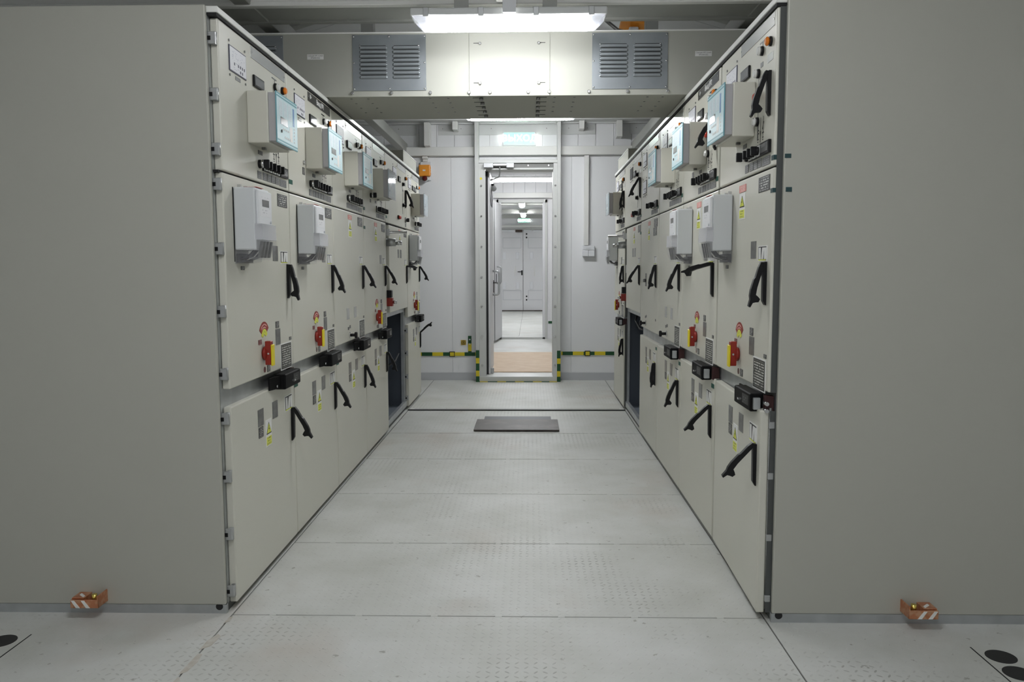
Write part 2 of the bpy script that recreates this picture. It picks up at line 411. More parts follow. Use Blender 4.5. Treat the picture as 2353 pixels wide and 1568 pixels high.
for s, a in ((-1, WX0), (1, WX1)):
    ze = ZR - PIT*abs(a-XC) - .12
    prism('rafter', [(a, ze), (XC, ZR-.12), (XC, ZR-.01), (a, ze+.11)], 'y', 5.70, 5.78, 'beam_paint', b)
    prism('rafter', [(a, ze), (XC, ZR-.12), (XC, ZR-.01), (a, ze+.11)], 'y', 7.2, 7.28, 'beam_paint', b)
box('tie_beam', (WX0, WX1), (5.04, 5.13), (2.50, 2.55), 'beam_paint', b)

# plates, trunking and hangers high on the back wall
b = struct('trim_8')
for x0, x1 in ((-2.2, -1.237), (-.995, .709), (1.081, 2.2)):
    box('wall_plate', (x0, x1), (WY-.012, WY-.002), (2.688, 2.80), 'plate_paint', b, bev=.001)
for x in (-1.43, -.95, -.75, -.42, .18, .42, .62, 1.15, 1.30):
    cyl('screw', (x, WY-.013, 2.755), .005, .004, 'y', 'grey_plate', b, 8)
b = struct('trim_9')
box('cable_tray', (WX0, DX0-.10), (WY-.075, WY-.001), (2.461, 2.553), 'tray', b, bev=.003)
box('cable_tray', (-.551, .291), (WY-.075, WY-.001), (2.463, 2.556), 'tray', b, bev=.003)
box('cable_tray', (.330, WX1), (WY-.075, WY-.001), (2.464, 2.556), 'tray', b, bev=.003)
for x0, x1, z0, z1 in ((-1.135, -1.075, 2.553, 2.80), (.925, .985, 2.64, 2.82), (-.83, -.775, 2.72, 2.81), (.525, .58, 2.72, 2.81)):
    box('trunking_drop', (x0, x1), (WY-.17, WY-.013), (z0, z1), 'tray', b, bev=.003)
for x, z in ((-.985, 2.838), (.795, 2.838)):
    cyl('beam_hole', (x, 8.612, z), .011, .003, 'y', 'gap', b, 16)

# ------------------------------------------------------------------ doorway in the back wall
d = struct('door_1', 'grey steel door frame with bolted flange, leaf swung open into next room')
FY = 8.79
for x0, x1 in ((-.594, -.552), (.292, .330)):
    box('post', (x0, x1), (FY, WY), (0, 2.80), 'frame_paint', d, bev=.002)
    box('post_bracket', (x0-.02, x1+.02), (FY-.02, WY), (2.80, 2.84), 'frame_paint', d, bev=.002)
box('head_rail', (-.552, .292), (FY, FY+.06), (2.368, 2.402), 'frame_paint', d, bev=.002)
box('threshold', (-.552, .292), (FY, WY+.14), (0.002, .058), 'frame_paint', d, bev=.003)
box('flange', (-.552, -.482), (FY+.012, FY+.02), (.058, 2.368), 'frame_paint', d, bev=.001)
box('flange', (.252, .292), (FY+.012, FY+.02), (.058, 2.368), 'frame_paint', d, bev=.001)
box('flange', (-.482, .252), (FY+.030, FY+.04), (2.318, 2.368), 'flange_dark', d, bev=.001)
box('head_lining', (-.482, .252), (FY+.02, WY+.13), (2.30, 2.318), 'frame_paint', d)
box('head_lining', (-.482, .252), (FY+.06, WY+.13), (2.318, 2.36), 'frame_paint', d)
box('jamb', (.247, .262), (FY+.02, WY+.14), (.058, 2.318), 'frame_paint', d, bev=.002)
box('jamb', (-.520, -.500), (FY+.02, WY+.14), (.058, 2.318), 'frame_paint', d, bev=.002)
for z in (2.128, 1.804, 1.477, 1.149, .832, .499, .183):
    for x in (-.526, .272): cyl('bolt', (x, FY+.008, z), .011, .012, 'y', 'steel', d, 6, bev=.002)
for x in (-.02, .20): cyl('bolt', (x, FY+.026, 2.343), .011, .012, 'y', 'steel', d, 6, bev=.002)
for z in (.35, .67, 1.0, 1.33, 1.66, 1.98):
    box('flange_joint', (.2915, .2925), (FY-.0012, FY+.001), (z-.12, z+.12), 'skirting', d)
    box('flange_joint', (-.5525, -.5515), (FY-.0012, FY+.001), (z-.12, z+.12), 'skirting', d)
for x0, x1 in ((-.494, -.395), (-.252, -.172)):
    box('closer_end', (x0, x1), (FY-.045, FY+.012), (2.316, 2.362), 'white_plastic', d, bev=.003)
box('closer_body', (-.40, -.245), (FY-.04, FY+.012), (2.33, 2.362), 'hinge_metal', d, bev=.008, seg=2)
tube('closer_arm', [(-.325, FY-.01, 2.33), (-.325, FY+.05, 2.27), (-.34, FY+.2, 2.24), (-.44, FY+.40, 2.23)], .008, 'hinge_metal', d)
# the leaf: opened into the next room
leaf = box('leaf', (-.486, -.444), (WY+.045, WY+.90), (.06, 2.30), 'door_paint', d, bev=.004)
box('gasket', (-.483, -.464), (WY+.020, WY+.045), (.06, 2.30), 'gasket', leaf)
box('edge_lining', (-.500, -.484), (FY+.16, WY+.04), (.06, 2.30), 'hinge_metal', leaf, bev=.002)
def pull(name, x, y, z0, z1, parent, r=.013, out=.075, sgn=1):
    pts = []
    for i in range(7):
        a = R(90*i/6); pts.append((x + out*math.sin(a)*sgn*1.0, y, z0 + .05*(1-math.cos(a)) - 0))
    pts = [(x, y, z0)] + [(x+(out-.03)*sgn, y, z0)] + [(x+(out-.03+.03*math.sin(R(a)))*sgn, y, z0+.03-.03*math.cos(R(a))) for a in (30, 60, 90)]
    pts += [(p[0], p[1], z1-(p[2]-z0)) for p in pts[::-1]]
    return tube(name, pts, r, 'hinge_metal', parent)
pull('pull_handle', -.444, 9.62, .93, 1.21, leaf)
box('lock_plate', (-.445, -.436), (9.74, 9.77), (.95, 1.10), 'black', leaf)
tube('lever_handle', [(-.444, 9.755, 1.07), (-.40, 9.755, 1.07), (-.395, 9.70, 1.07), (-.395, 9.66, 1.07)], .008, 'grey_plate', leaf)
box('door_stop', (-.442, -.41), (9.06, 9.10), (.06, .12), 'hinge_metal', leaf, bev=.004)
sphere('sensor_ball', (-.420, 9.42, 2.16), .035, 'white_plastic', leaf)
cyl('sensor_mount', (-.434, 9.42, 2.20), .022, .02, 'z', 'black', leaf, 12)
tube('sensor_cable', [(-.442, 9.38, 2.14), (-.432, 9.3, 2.02), (-.43, 9.25, 1.93), (-.438, 9.18, 1.95), (-.446, 9.10, 2.10), (-.455, 9.00, 2.2)], .004, 'wire_dark', leaf, 6)
cyl('yellow_sticker', (-.528, FY+.011, 2.205), .013, .001, 'y', 'yellow', d, 20)

# ------------------------------------------------------------------ rooms beyond
w2 = struct('wall_divider')
for x0, x1 in ((WX0, -.545), (.262, WX1)):
    box('wall_panel', (x0, x1), (W2Y, W2Y+.12), (0, 2.55), 'wall_far', w2)
box('wall_panel', (-.545, .262), (W2Y, W2Y+.12), (2.385, 2.55), 'wall_far', w2)
x = WX0
while x < WX1:
    box('wall_panel', (x+.003, min(x+.19, WX1)-.003), (W2Y, W2Y+.12), (2.55, 2.86), 'wall_far', w2, bev=.002); x += .19
box('wall_core', (WX0, WX1), (W2Y+.01, W2Y+.115), (2.55, 2.86), 'skirting', w2)
box('cable_tray', (WX0, WX1), (W2Y-.09, W2Y-.001), (2.452, 2.542), 'tray', w2, bev=.003)
d2 = struct('door_2', 'white steel door frame of middle doorway with its leaf open')
box('jamb', (-.545, -.50), (W2Y-.03, W2Y+.13), (0, 2.385), 'door_paint', d2, bev=.003)
box('jamb', (.218, .262), (W2Y-.03, W2Y+.13), (0, 2.385), 'door_paint', d2, bev=.003)
box('architrave', (.262, .300), (W2Y-.03, W2Y-.001), (0, 2.43), 'frame_paint', d2, bev=.003)
box('architrave', (-.58, -.545), (W2Y-.03, W2Y-.001), (0, 2.43), 'frame_paint', d2, bev=.003)
box('head', (-.58, .300), (W2Y-.03, W2Y+.13), (2.375, 2.43), 'frame_paint', d2, bev=.003)
box('threshold', (-.545, .262), (W2Y-.03, W2Y+.13), (0.001, .035), 'frame_paint', d2, bev=.003)
lf2 = put('leaf', new_mesh('leaf', (lambda bm: (bmesh.ops.create_cube(bm, size=1, matrix=Matrix.Translation((.021, -.40, 0)) @ Matrix.Diagonal((.042, .80, 2.30, 1))), bm)[1])(bmesh.new()), 'door_paint'), (-.535, W2Y-.035, 1.19), d2, (0, 0, R(-6)))
def kid(name, me_parent, lo, hi, m):
    bm = bmesh.new(); c = [(a+b)/2 for a, b in zip(lo, hi)]; s = [b-a for a, b in zip(lo, hi)]
    bmesh.ops.create_cube(bm, size=1, matrix=Matrix.Translation(c) @ Matrix.Diagonal((*s, 1)))
    o = bpy.data.objects.new(name, new_mesh(name, bm, m)); COL.objects.link(o); o.parent = me_parent; return o
kid('gasket', lf2, (-.004, -.804, -1.15), (.006, -.795, 1.15), 'gasket'); kid('gasket', lf2, (.030, -.806, -1.15), (.037, -.797, 1.15), 'gasket')
kid('lock_plate', lf2, (.040, -.70, -.18), (.05, -.67, -.04), 'black')
pl = tube('pull_handle', [(.04, -.60, -.20), (.10, -.60, -.20), (.115, -.60, -.17), (.115, -.60, .05), (.10, -.60, .08), (.04, -.60, .08)], .013, 'hinge_metal'); pl.parent = lf2
# earthing strip piece seen beyond
w3 = struct('wall_far')
box('wall_panel', (WX0, -.86), (W3Y, W3Y+.12), (0, 2.86), 'wall_far', w3); box('wall_panel', (.46, WX1), (W3Y, W3Y+.12), (0, 2.86), 'wall_far', w3)
box('wall_panel', (-.86, .46), (W3Y, W3Y+.12), (2.36, 2.86), 'wall_far', w3)
box('cable_tray', (WX0, WX1), (W3Y-.08, W3Y-.001), (2.40, 2.47), 'tray', w3, bev=.003)
d3 = struct('door_3', 'white double exterior door at the far end')
for x0, x1 in ((-.855, -.207), (-.195, .455)):
    lf = box('leaf', (x0, x1), (W3Y-.01, W3Y+.05), (.03, 2.34), 'door_paint', d3, bev=.003)
    cx = -.52 if x0 < -.5 else .21
    for z0, z1 in ((1.82, 2.115), (.33, .60)):
        for a in (z0, z1): box('raised_frame', (cx-.26, cx+.26), (W3Y-.018, W3Y-.01), (a-.006, a+.006), 'skirting', lf)
        for xx in (cx-.26, cx+.26): box('raised_frame', (xx-.006, xx+.006), (W3Y-.018, W3Y-.01), (z0, z1), 'skirting', lf)
    for xx in ((-.74, -.36) if x0 < -.5 else (.04, .38)):
        for z in (1.60, .74): box('buffer_pad', (xx-.045, xx+.045), (W3Y-.035, W3Y-.01), (z-.10, z+.10), 'white_plastic', lf, bev=.004)
    xx = -.43 if x0 < -.5 else .13
    box('pull_bar', (xx-.012, xx+.012), (W3Y-.06, W3Y-.01), (1.02, 1.30), 'tray', lf, bev=.004)
lf = box('meeting_stile', (-.209, -.193), (W3Y-.012, W3Y+.04), (.03, 2.34), 'grey_plate', d3)
box('lever_handle', (-.36, -.235), (W3Y-.07, W3Y-.05), (1.13, 1.15), 'black', lf); box('lock_plate', (-.255, -.215), (W3Y-.05, W3Y-.01), (1.04, 1.18), 'black', lf)
for z in (2.17, .38):
    for dz in (-.05, .05): cyl('flush_bolt', (-.10, W3Y-.014, z+dz), .024, .012, 'y', 'black', lf, 12)
box('magnet_lock', (-.42, -.22), (W3Y-.08, W3Y-.01), (2.27, 2.34), 'brown_latch', d3, bev=.004)
for x0, x1 in ((-.80, -.45), (-.18, .05), (.1, .36)): box('closer_body', (x0, x1), (W3Y-.07, W3Y-.01), (2.29, 2.33), 'white_plastic', d3, bev=.004)
box('threshold', (-.86, .46), (W3Y-.06, W3Y+.1), (.001, .03), 'brown_board', d3)
box('head_jamb', (-.86, .46), (W3Y-.03, W3Y+.1), (2.345, 2.385), 'frame_paint', d3)
for i, y in enumerate((15.4, 17.6, 20.2, 22.2)):
    b = struct('trim_%d' % (10+i)); box('beam', (WX0, WX1), (y, y+.12), (2.60, 2.70), 'beam_paint', b, bev=.004)
b = struct('trim_14'); box('beam', (WX0, WX1), (11.2, 11.32), (2.62, 2.72), 'beam_paint', b, bev=.004)
tag(box('plywood_sheet', (-.95, .62), (9.60, 11.86), (.001, .010), 'board', bev=.001), 'beige plywood sheet lying on the floor beyond the open doorway', 'plywood')

# ------------------------------------------------------------------ lamps
def ceiling_lamp(label, x, y, z, length=.92, lens='lamp_lens', edge=None, along='x', hang=2.51, clips=True, group='batten ceiling lamps'):
    t = thing('ceiling_lamp', label, 'lamp', (x, y, z), 0 if along == 'x' else R(90), group)
    h = length/2
    # housing tray on top, diffuser lens below with sloping clear ends
    box('housing', (-h, h), (-.068, .068), (.052, .086), 'lamp_housing', t, bev=.006, seg=2)
    prof = lambda k: [(-.062*k, .052), (-.060*k, .03), (-.045*k, .006), (-.03*k, 0), (.03*k, 0), (.045*k, .006), (.060*k, .03), (.062*k, .052)]
    P = prof(1.0)
    prism('diffuser', P[2:6] + [(.045, .010), (-.045, .010)], 'x', -h+.085, h-.085, lens, t)
    prism('diffuser_side', [P[0], P[1], P[2], (-.045, .052)], 'x', -h+.085, h-.085, edge or lens, t)
    prism('diffuser_side', [P[7], P[6], P[5], (.045, .052)], 'x', -h+.085, h-.085, edge or lens, t)
    for s in (-1, 1):
        bm = bmesh.new(); a = [bm.verts.new((s*(h-.085), p[0], p[1])) for p in prof(1.0)]; q = [bm.verts.new((s*(h-.006-.05*(1-p[1]/.052)), p[0]*.97, p[1])) for p in prof(1.0)]
        bm.faces.new(a); bm.faces.new(q[::-1])
        for i in range(8): bm.faces.new((a[i], q[i], q[(i+1) % 8], a[(i+1) % 8]))
        bmesh.ops.recalc_face_normals(bm, faces=bm.faces)
        put('clear_end', new_mesh('clear_end', bm, 'clear_lamp_end'), (0, 0, 0), t)
        box('lamp_holder', (s*(h-.075)-.004, s*(h-.075)+.004), (-.035, .035), (.02, .05), 'white_plastic', t)
    if clips:
        for i in range(4):
            cx = -h*.84 + i*h*.56
            box('clip', (cx-.013, cx+.013), (-.074, -.066), (.045, .085), 'hinge_metal', t, bev=.002)
    if hang:
        for cx in (-h*.48, h*.42):
            box('hanger_strap', (cx-.034, cx+.034), (-.055, -.05), (.084, hang-z), 'beam_paint', t)
    return t
ceiling_lamp('long lit batten lamp glaring in front of the busbar bridge', -.10, 3.955, 2.372, lens='lamp_lens_back', edge='lamp_lens_edge_low')
ceiling_lamp('lit batten lamp half hidden behind the busbar bridge near exit sign', -.09, 7.75, 2.632, 1.10, hang=2.78, edge='lamp_lens_edge')
ceiling_lamp('batten lamp above the camera outside the picture', -.10, 1.40, 2.60, edge='lamp_lens_edge', hang=2.72)
ceiling_lamp('batten lamp outside the picture above the left front floor', -2.05, 0.95, 2.402, lens='lamp_lens_front', hang=None)
ceiling_lamp('batten lamp outside the picture above the right front floor', 1.85, 0.95, 2.402, lens='lamp_lens_front', hang=None)
ceiling_lamp('rearmost batten lamp behind the camera outside the picture', -.10, -1.15, 2.60, edge='lamp_lens_edge', hang=2.72)
ceiling_lamp('lit batten lamp seen through the top of the open doorway', -.12, 10.75, 2.53, 1.25, 'lamp_lens_far', clips=False, hang=None)
ceiling_lamp('batten lamp of the middle room out of sight above its floor sheet', -.12, 12.9, 2.60, 1.25, 'lamp_lens_far', clips=False, hang=None)
ceiling_lamp('nearer of two small lengthwise lamps in the far room', -.17, 17.0, 2.53, 1.0, 'lamp_lens_end', None, 'y', clips=False, hang=None)
ceiling_lamp('farther of two small lengthwise lamps in the far room', -.17, 20.4, 2.53, 1.0, 'lamp_lens_end', None, 'y', clips=False, hang=None)
# cable conduit and junction above the near lamp
t = thing('junction_trunking', 'short white trunking piece hanging above the middle of the near lamp', 'trunking', (-.095, 3.855, 0))
box('trunking_body', (-.028, .028), (-.02, .022), (2.420, 2.60), 'tray', t, bev=.003)
box('trunking_lid', (-.031, .031), (-.025, -.020), (2.417, 2.60), 'white_plastic', t, bev=.001)
box('side_trunking', (-.062, -.031), (-.01, .022), (2.475, 2.60), 'tray', t, bev=.003)

# exit signs
def exit_sign(label, x, y, z, w, h, far=False):
    t = thing('exit_sign', label, 'sign', (x, y, z))
    box('housing', (-w/2, w/2), (-.035, 0), (-h/2, h/2), 'white_plastic', t, bev=.008, seg=2)
    box('light_panel', (-w*.46, w*.46), (-.0375, -.034), (-h*.36, h*.46), 'exit_panel', t)
    text('lettering', 'ВЫХОД', (0.005, -.0385, h*.04), h*.62, 'exit_letters', t, xs=1.12 if not far else 1.12)
    return t
exit_sign('lit green exit sign with white letters above the near doorway', -.117, WY-.012, 2.636, .36, .15)
exit_sign('small distant lit exit sign above the far double door', -.175, W3Y-.01, 2.60, .36, .14, True)

# ------------------------------------------------------------------ wall fittings
t = thing('alarm_siren', 'orange wall siren box with dark red dome on back wall', 'siren', (-1.143, WY, 2.30))
box('back_box', (-.055, .06), (-.03, 0), (.05, .10), 'white_plastic', t, bev=.004)
box('back_box', (-.062, .066), (-.035, 0), (-.10, .06), 'white_plastic', t, bev=.006)
ob = box('orange_housing', (-.062, .062), (-.10, -.035), (-.060, .062), 'orange_box', t, bev=.010, seg=2)
for sx in (-1, 1):
    for z in (-.03, .0, .03): box('cooling_rib', (sx*.062-.003, sx*.062+.003), (-.085, -.045), (z-.008, z+.008), 'orange_box', ob)
for sx in (-1, 1):
    for z in (-.052, .054): cyl('lid_screw', (sx*.052, -.101, z), .006, .004, 'y', 'orange_box', ob, 8)
box('name_tag', (-.018, .012), (-.102, -.0995), (-.006, .010), 'white_print', ob)
cyl('dome_ring', (0, -.055, -.085), .034, .05, 'y', 'white_plastic', t, 24); sphere('red_dome', (0, -.08, -.083), .030, 'red_dome', t)
box('conduit', (-.026, .026), (-.035, 0), (.10, .13), 'tray', t, bev=.003); box('cable_entry', (-.03, .03), (-.05, -.001), (.13, .161), 'tray', t, bev=.003)
t = thing('wall_socket', 'white double wall socket on the back wall right of the doorway', 'socket', (.641, WY, 1.428))
for s in (0, 1): box('socket_cover', (-.068+.068*s, -.0015+.068*s), (-.055, 0), (-.060, .010), 'white_plastic', t, bev=.008, seg=2)
box('back_plate', (-.066, .066), (-.045, 0), (.012, .060), 'white_plastic', t, bev=.004); box('fold_line', (-.03, .03), (-.047, -.044), (.030, .034), 'skirting', t)
tag(box('cable_trunking', (.588, .640), (WY-.05, WY-.001), (1.49, 2.462), 'tray', bev=.004), 'white vertical trunking running down to the double socket', 'trunking')
# yellow and green earthing strips, one segment after the other
def strip_h(label, x0, x1, z, pieces, clamp=None, y=WY):
    t = thing('earthing_strip', label, 'earthing strip', (0, y, 0)); x = x0
    for w, c in pieces:
        box(('green_segment' if c else 'yellow_segment'), (x, min(x+w, x1)), (-.010, -.005), (z-.020, z+.020), 'earth_green' if c else 'earth_yellow', t); x += w
        if x >= x1: break
    if clamp is not None:
        box('clamp', (clamp-.032, clamp+.032), (-.0105, -.001), (z-.031, z+.029), 'black_matt', t, bev=.003); box('clamp_window', (clamp-.022, clamp+.022), (-.013, -.010), (z-.021, z+.020), 'earth_yellow', t)
    return t
P1 = [(.12, 1), (.12, 0)]
t = strip_h('yellow and green earthing strip along wall left of doorway', -1.21-.24, -.60, .291, [(.12, 1), (.12, 0)]*5, -.87)
for i, (z0, z1, c) in enumerate(((.31, .325, 1), (.325, .41, 0), (.41, .495, 1))):
    box('green_segment' if c else 'yellow_segment', (-.690, -.652), (-.011, -.006), (z0, z1), 'earth_green' if c else 'earth_yellow', t)
for z in (.405, .455): cyl('bolt', (-.671, -.014, z), .009, .010, 'y', 'steel', t, 6)
strip_h('yellow and green earthing strip along wall right of doorway', .345, 1.55, .299, [(.015, 0), (.115, 1), (.12, 0)] + [(.12, 1), (.12, 0)]*5, .638)
def strip_v(label, x0, x1, top, sill=False):
    t = thing('earthing_strip', label, 'earthing strip', (0, FY-.008, 0)); z = top; c = 1
    for i, h in enumerate((.085, .060, .080, .062, .060)):
        box('green_segment' if c else 'yellow_segment', (x0, x1), (0, .006), (max(z-h, .003), z), 'earth_green' if c else 'earth_yellow', t); z -= h; c = 1-c
    return t
t = strip_v('yellow and green earthing strip climbing the left door post', -.594, -.556, .350)
x = -.594; c = 1
for w in [.045, .085, .105, .095, .10, .095, .10, .095, .085, .085]:
    box('green_segment' if c else 'yellow_segment', (x, min(x+w, .33)), (-.012, .002), (.0005, .007), 'earth_green' if c else 'earth_yellow', t); x += w; c = 1-c
strip_v('yellow and green earthing strip climbing the right door post', .294, .332, .345)
t = thing('earthing_sign', 'small yellow earthing symbol sign beside the earthing strip', 'sign', (-.742, WY, .420))
box('sign_plate', (-.029, .029), (-.006, -.001), (-.028, .028), 'sign_yellow', t, bev=.001)
CACHE_R = [(.021*math.cos(R(a)), .021*math.sin(R(a))) for a in range(0, 361, 20)]
tube('ring', [(p[0], -.007, p[1]) for p in CACHE_R], .0022, 'black', t, 6)
box('symbol_bar', (-.002, .002), (-.008, -.006), (0, .017), 'black', t); 
for w, z in ((.013, -.001), (.009, -.006), (.004, -.011)): box('symbol_bar', (-w, w), (-.008, -.006), (z, z+.0025), 'black', t)
t = thing('earthing_strip', 'short earthing strip piece on the wall of the middle room', 'earthing strip', (0, W2Y, 0))
for x0, c in ((.32, 1), (.40, 0), (.48, 1)): box('green_segment' if c else 'yellow_segment', (x0, x0+.08), (-.010, -.004), (.272, .315), 'earth_green' if c else 'earth_yellow', t)

# boards on the aisle floor
tag(box('dark_metal_plate', (-.378, .172), (6.14, 6.690), (.0015, .006), 'dark_plate', bev=.001), 'dark grey metal plate lying under the brown board', 'metal plate')
tag(box('brown_board', (-.432, .222), (6.075, 6.505), (.0065, .016), 'brown_board', bev=.002), 'brown worn board lying across the aisle floor', 'board')

# orange box on the ceiling behind the bridge
t = thing('alarm_siren', 'tilted orange alarm box under the roof behind the bridge', 'siren', (.68, 5.35, 2.80))
o = box('orange_housing', (-.10, .10), (-.06, .06), (-.028, .028), 'orange_box', t, bev=.008, rot=(R(-20), R(14), 0)); o2 = box('white_base', (-.05, .01), (-.05, .05), (-.075, -.03), 'white_plastic', t, bev=.006)
tube('cable', [(-.26, .02, .08), (-.19, .0, .02), (-.12, -.01, -.04), (-.05, -.02, -.06)], .012, 'grey_plate', t)

# ------------------------------------------------------------------ busbar bridge between the rows
t = thing('busbar_bridge', 'beige busbar bridge duct spanning the aisle, with two louvred vents', 'busbar duct', (0, 4.32, 2.140))
H = .328
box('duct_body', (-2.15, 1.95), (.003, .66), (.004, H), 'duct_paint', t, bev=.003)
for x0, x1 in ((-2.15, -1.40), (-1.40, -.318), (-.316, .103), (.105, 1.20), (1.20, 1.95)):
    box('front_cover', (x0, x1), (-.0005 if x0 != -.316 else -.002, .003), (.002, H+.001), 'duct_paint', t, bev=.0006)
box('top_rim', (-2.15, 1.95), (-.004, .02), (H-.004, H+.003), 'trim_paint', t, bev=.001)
def vent(x0, x1, z0, z1, n=8):
    v = box('vent_panel', (x0, x1), (-.004, -.0005), (z0, z1), 'zinc_vent', t, bev=.0006)
    w = x1-x0
    for cx0, cx1 in ((x0+w*.115, x0+w*.455), (x0+w*.565, x0+w*.90)):
        for i in range(n):
            z = z0 + (z1-z0)*(.255 + .525*i/(n-1))
            # a louvre: bulged hood open along its upper edge, with rounded ends
            pr = [(-.0135, 0), (-.008, -.0055), (0, -.0068), (.0035, -.0068), (.0035, -.0048), (-.002, -.0046), (-.009, -.003), (-.0125, 0)]
            prism('louvre', [(p[1]-.004, p[0]) for p in pr], 'x', cx0, cx1, 'zinc_vent', v, at=(0, 0, z))
            for cx in (cx0, cx1): sphere('louvre', (cx, -.004, z-.004), .0085, 'zinc_vent', v, (1.0, .75, .95))
            box('slot', (cx0, cx1), (-.0055, -.004), (z+.0035, z+.008), 'gap', v)
    ps = [(fx, fz) for fx in (.02, .5, .98) for fz in (.035, .5, .965) if not (fx == .5 and fz == .5)]
    ps += [(.105, .80), (.90, .80), (.105, .235), (.90, .235)]
    for fx, fz in ps: sphere('rivet', (x0+w*fx, -.0055, z0+(z1-z0)*fz), .0048, 'steel', v, (1, .7, 1))
vent(-.927, -.542, .032, .317); vent(.323, .714, .032, .317); vent(-1.70, -1.290, .032, .317); vent(1.14, 1.54, .032, .317)
for x in (-.93, -.725, -.521, -.318, -.209, -.009, .100, .307, .508, .715):
    cyl('bolt', (x, -.005, .020), .0085, .010, 'y', 'steel', t, 12, bev=.002)
for x, s in ((-.260, -1), (.046, 1)):
    for z in (.268, .066):
        cyl('bolt', (x, -.006, z), .0075, .011, 'y', 'steel', t, 12, bev=.002); box('adjusting_slot', (x+s*.008, x+s*.034) if s > 0 else (x-.034, x-.008), (-.0026, -.0018), (z+.001, z+.004), 'gap', t)
for x0, tx in ((-1.165, 'Секция №1 0,4кВ|№2040-022'), (-.155, 'Секция №1 0,4кВ|№2040-022'), (.855, 'Секция №2 0,4кВ|№2040-022')):
    z = .208 if x0 != -.155 else .143
    l = box('name_label', (x0, x0+.086), (-.0034, -.0020) if x0 == -.155 else (-.0016, -.0004), (z-.013, z+.013), 'white_print', t)
    a, b2 = tx.split('|'); yy = -.0040 if x0 == -.155 else -.0022
    text('lettering', a, (x0+.043, yy, z+.005), .0098, 'grey_plate', l, depth=.0002); text('lettering', b2, (x0+.043, yy, z-.006), .0098, 'grey_plate', l, depth=.0002)
# underside: screws and the two rows of bolts in slots
for x in (-.529, -.434, .13, .235, -.86, -.95, .62, .70):
    for y in (.06, .18, .31, .44): cyl('screw', (x, y, .003), .006, .003, 'z', 'grey_plate', t, 8)
for x, s in ((-.258, -1), (.044, 1)):
    for y in (.05, .165, .285, .405, .53):
        cyl('bolt', (x, y, -.004), .011, .016, 'z', 'grey_plate', t, 8); box('adjusting_slot', (x-.045, x-.01) if s < 0 else (x+.01, x+.045), (y-.002, y+.002), (.0022, .0045), 'gap', t)

# ------------------------------------------------------------------ switchgear cabinets
class Cab:
    """u to the right along the front, d out of the door plane, z up"""
    def __init__(s, side, start, width, label):
        if side == 'L': loc, rz = (XL, YL+start, 0), R(90)
        else: loc, rz = (XR, YR+start+width, 0), R(-90)
        s.t = thing('switchgear_cabinet', label, 'switchgear', loc, rz, 'switchgear cabinets lining the aisle'); s.W = width; s.o = 0.0
    def b(s, name, u0, u1, d0, d1, z0, z1, m, parent=None, bev=0, seg=1):
        return box(name, (u0+s.o, u1+s.o), (-d1, -d0), (z0, z1), m, parent or s.t, bev, seg)
    def c(s, name, u, d, z, r, h, m, parent=None, seg=18, axis='y', r2=None, bev=0):
        return cyl(name, (u+s.o, -(d+h/2) if axis == 'y' else -d, z), r, h, axis, m, parent or s.t, seg, r2, bev)
DEPTH = 1.12
LEVER = [(0, .006), (-.013, .004), (-.016, -.015), (-.016, -.052), (-.019, -.060), (-.019, -.098), (-.016, -.118), (-.011, -.130), (-.010, -.154), (-.003, -.157), (.001, -.140), (.008, -.136), (.019, -.132), (.021, -.120), (.012, -.114), (.003, -.110), (0, -.085)]
PLATE = [(0, 0), (-.004, 0), (-.012, .014), (-.0135, .140), (-.009, .150), (0, .150)]
def handle(c, u, z0, ang, turn=0):
    p = prism('door_handle', PLATE, 'x', -.011, .011, 'black', c.t, (u+c.o, 0, z0))
    prism('lever', LEVER, 'x', -.0095, .0095, 'black', p, (u+c.o, -.008, z0+.142), (R(-ang), 0, R(turn)))
    return p
def lamp(c, name, u, z, m):
    p = c.c(name, u, 0, z, .0165, .008, 'black', seg=20); c.c('lens', u, .008, z, .0150, .013, m, p, 20, bev=.004); return p
def label(c, u0, u1, z0, z1, m, name='label_plate', parent=None, d=.0016): return c.b(name, u0, u1, 0, d, z0, z1, m, parent)
def knob(c, u, z, plate=True):
    if plate: p = c.b('selector_switch', u-.026, u+.026, 0, .006, z-.022, z+.022, 'black', bev=.001)
    else: p = c.c('selector_switch', u, 0, z, .017, .008, 'black', seg=20)
    if plate:
        c.b('marking_plate', u-.022, u+.022, .006, .0072, z-.019, z+.019, 'white_print', p)
        c.c('bezel', u, .006, z, .015, .012, 'black', p)
        c.b('grip', u-.006, u+.006, .012, .034, z-.016, z+.016, 'black', p, bev=.002)
    else:
        c.c('bezel', u, .008, z, .015, .014, 'steel', p); c.b('grip', u-.007, u+.007, .02, .042, z-.017, z+.017, 'black', p, bev=.002)
    return p
def screen(c, u, z, w=.17, h=.09, m='print_screen', frame='navy'):
    p = c.b('mimic_screen', u, u+w, 0, .003, z-h, z, frame); c.b('screen_face', u+.004, u+w-.004, .003, .004, z-h+.004, z-.004, m, p)
    if m == 'print_screen':
        for k, (x, y) in enumerate(((.27, .35), (.50, .35), (.62, .35), (.74, .35), (.86, .35), (.62, .15), (.74, .15))):
            c.b('key_icon', u+w*x-.004, u+w*x+.004, .004, .0046, z-h+h*y-.005, z-h+h*y+.005, 'navy', p)
    for x in (u+.005, u+w-.005):
        for zz in (z+.015, z-h-.015): c.c('screw', x, 0, zz, .0045, .003, 'grey_plate', p, 8)
    label(c, u+w*.35, u+w*.65, z-h-.021, z-h-.008, 'grey_plate', parent=p)
    return p
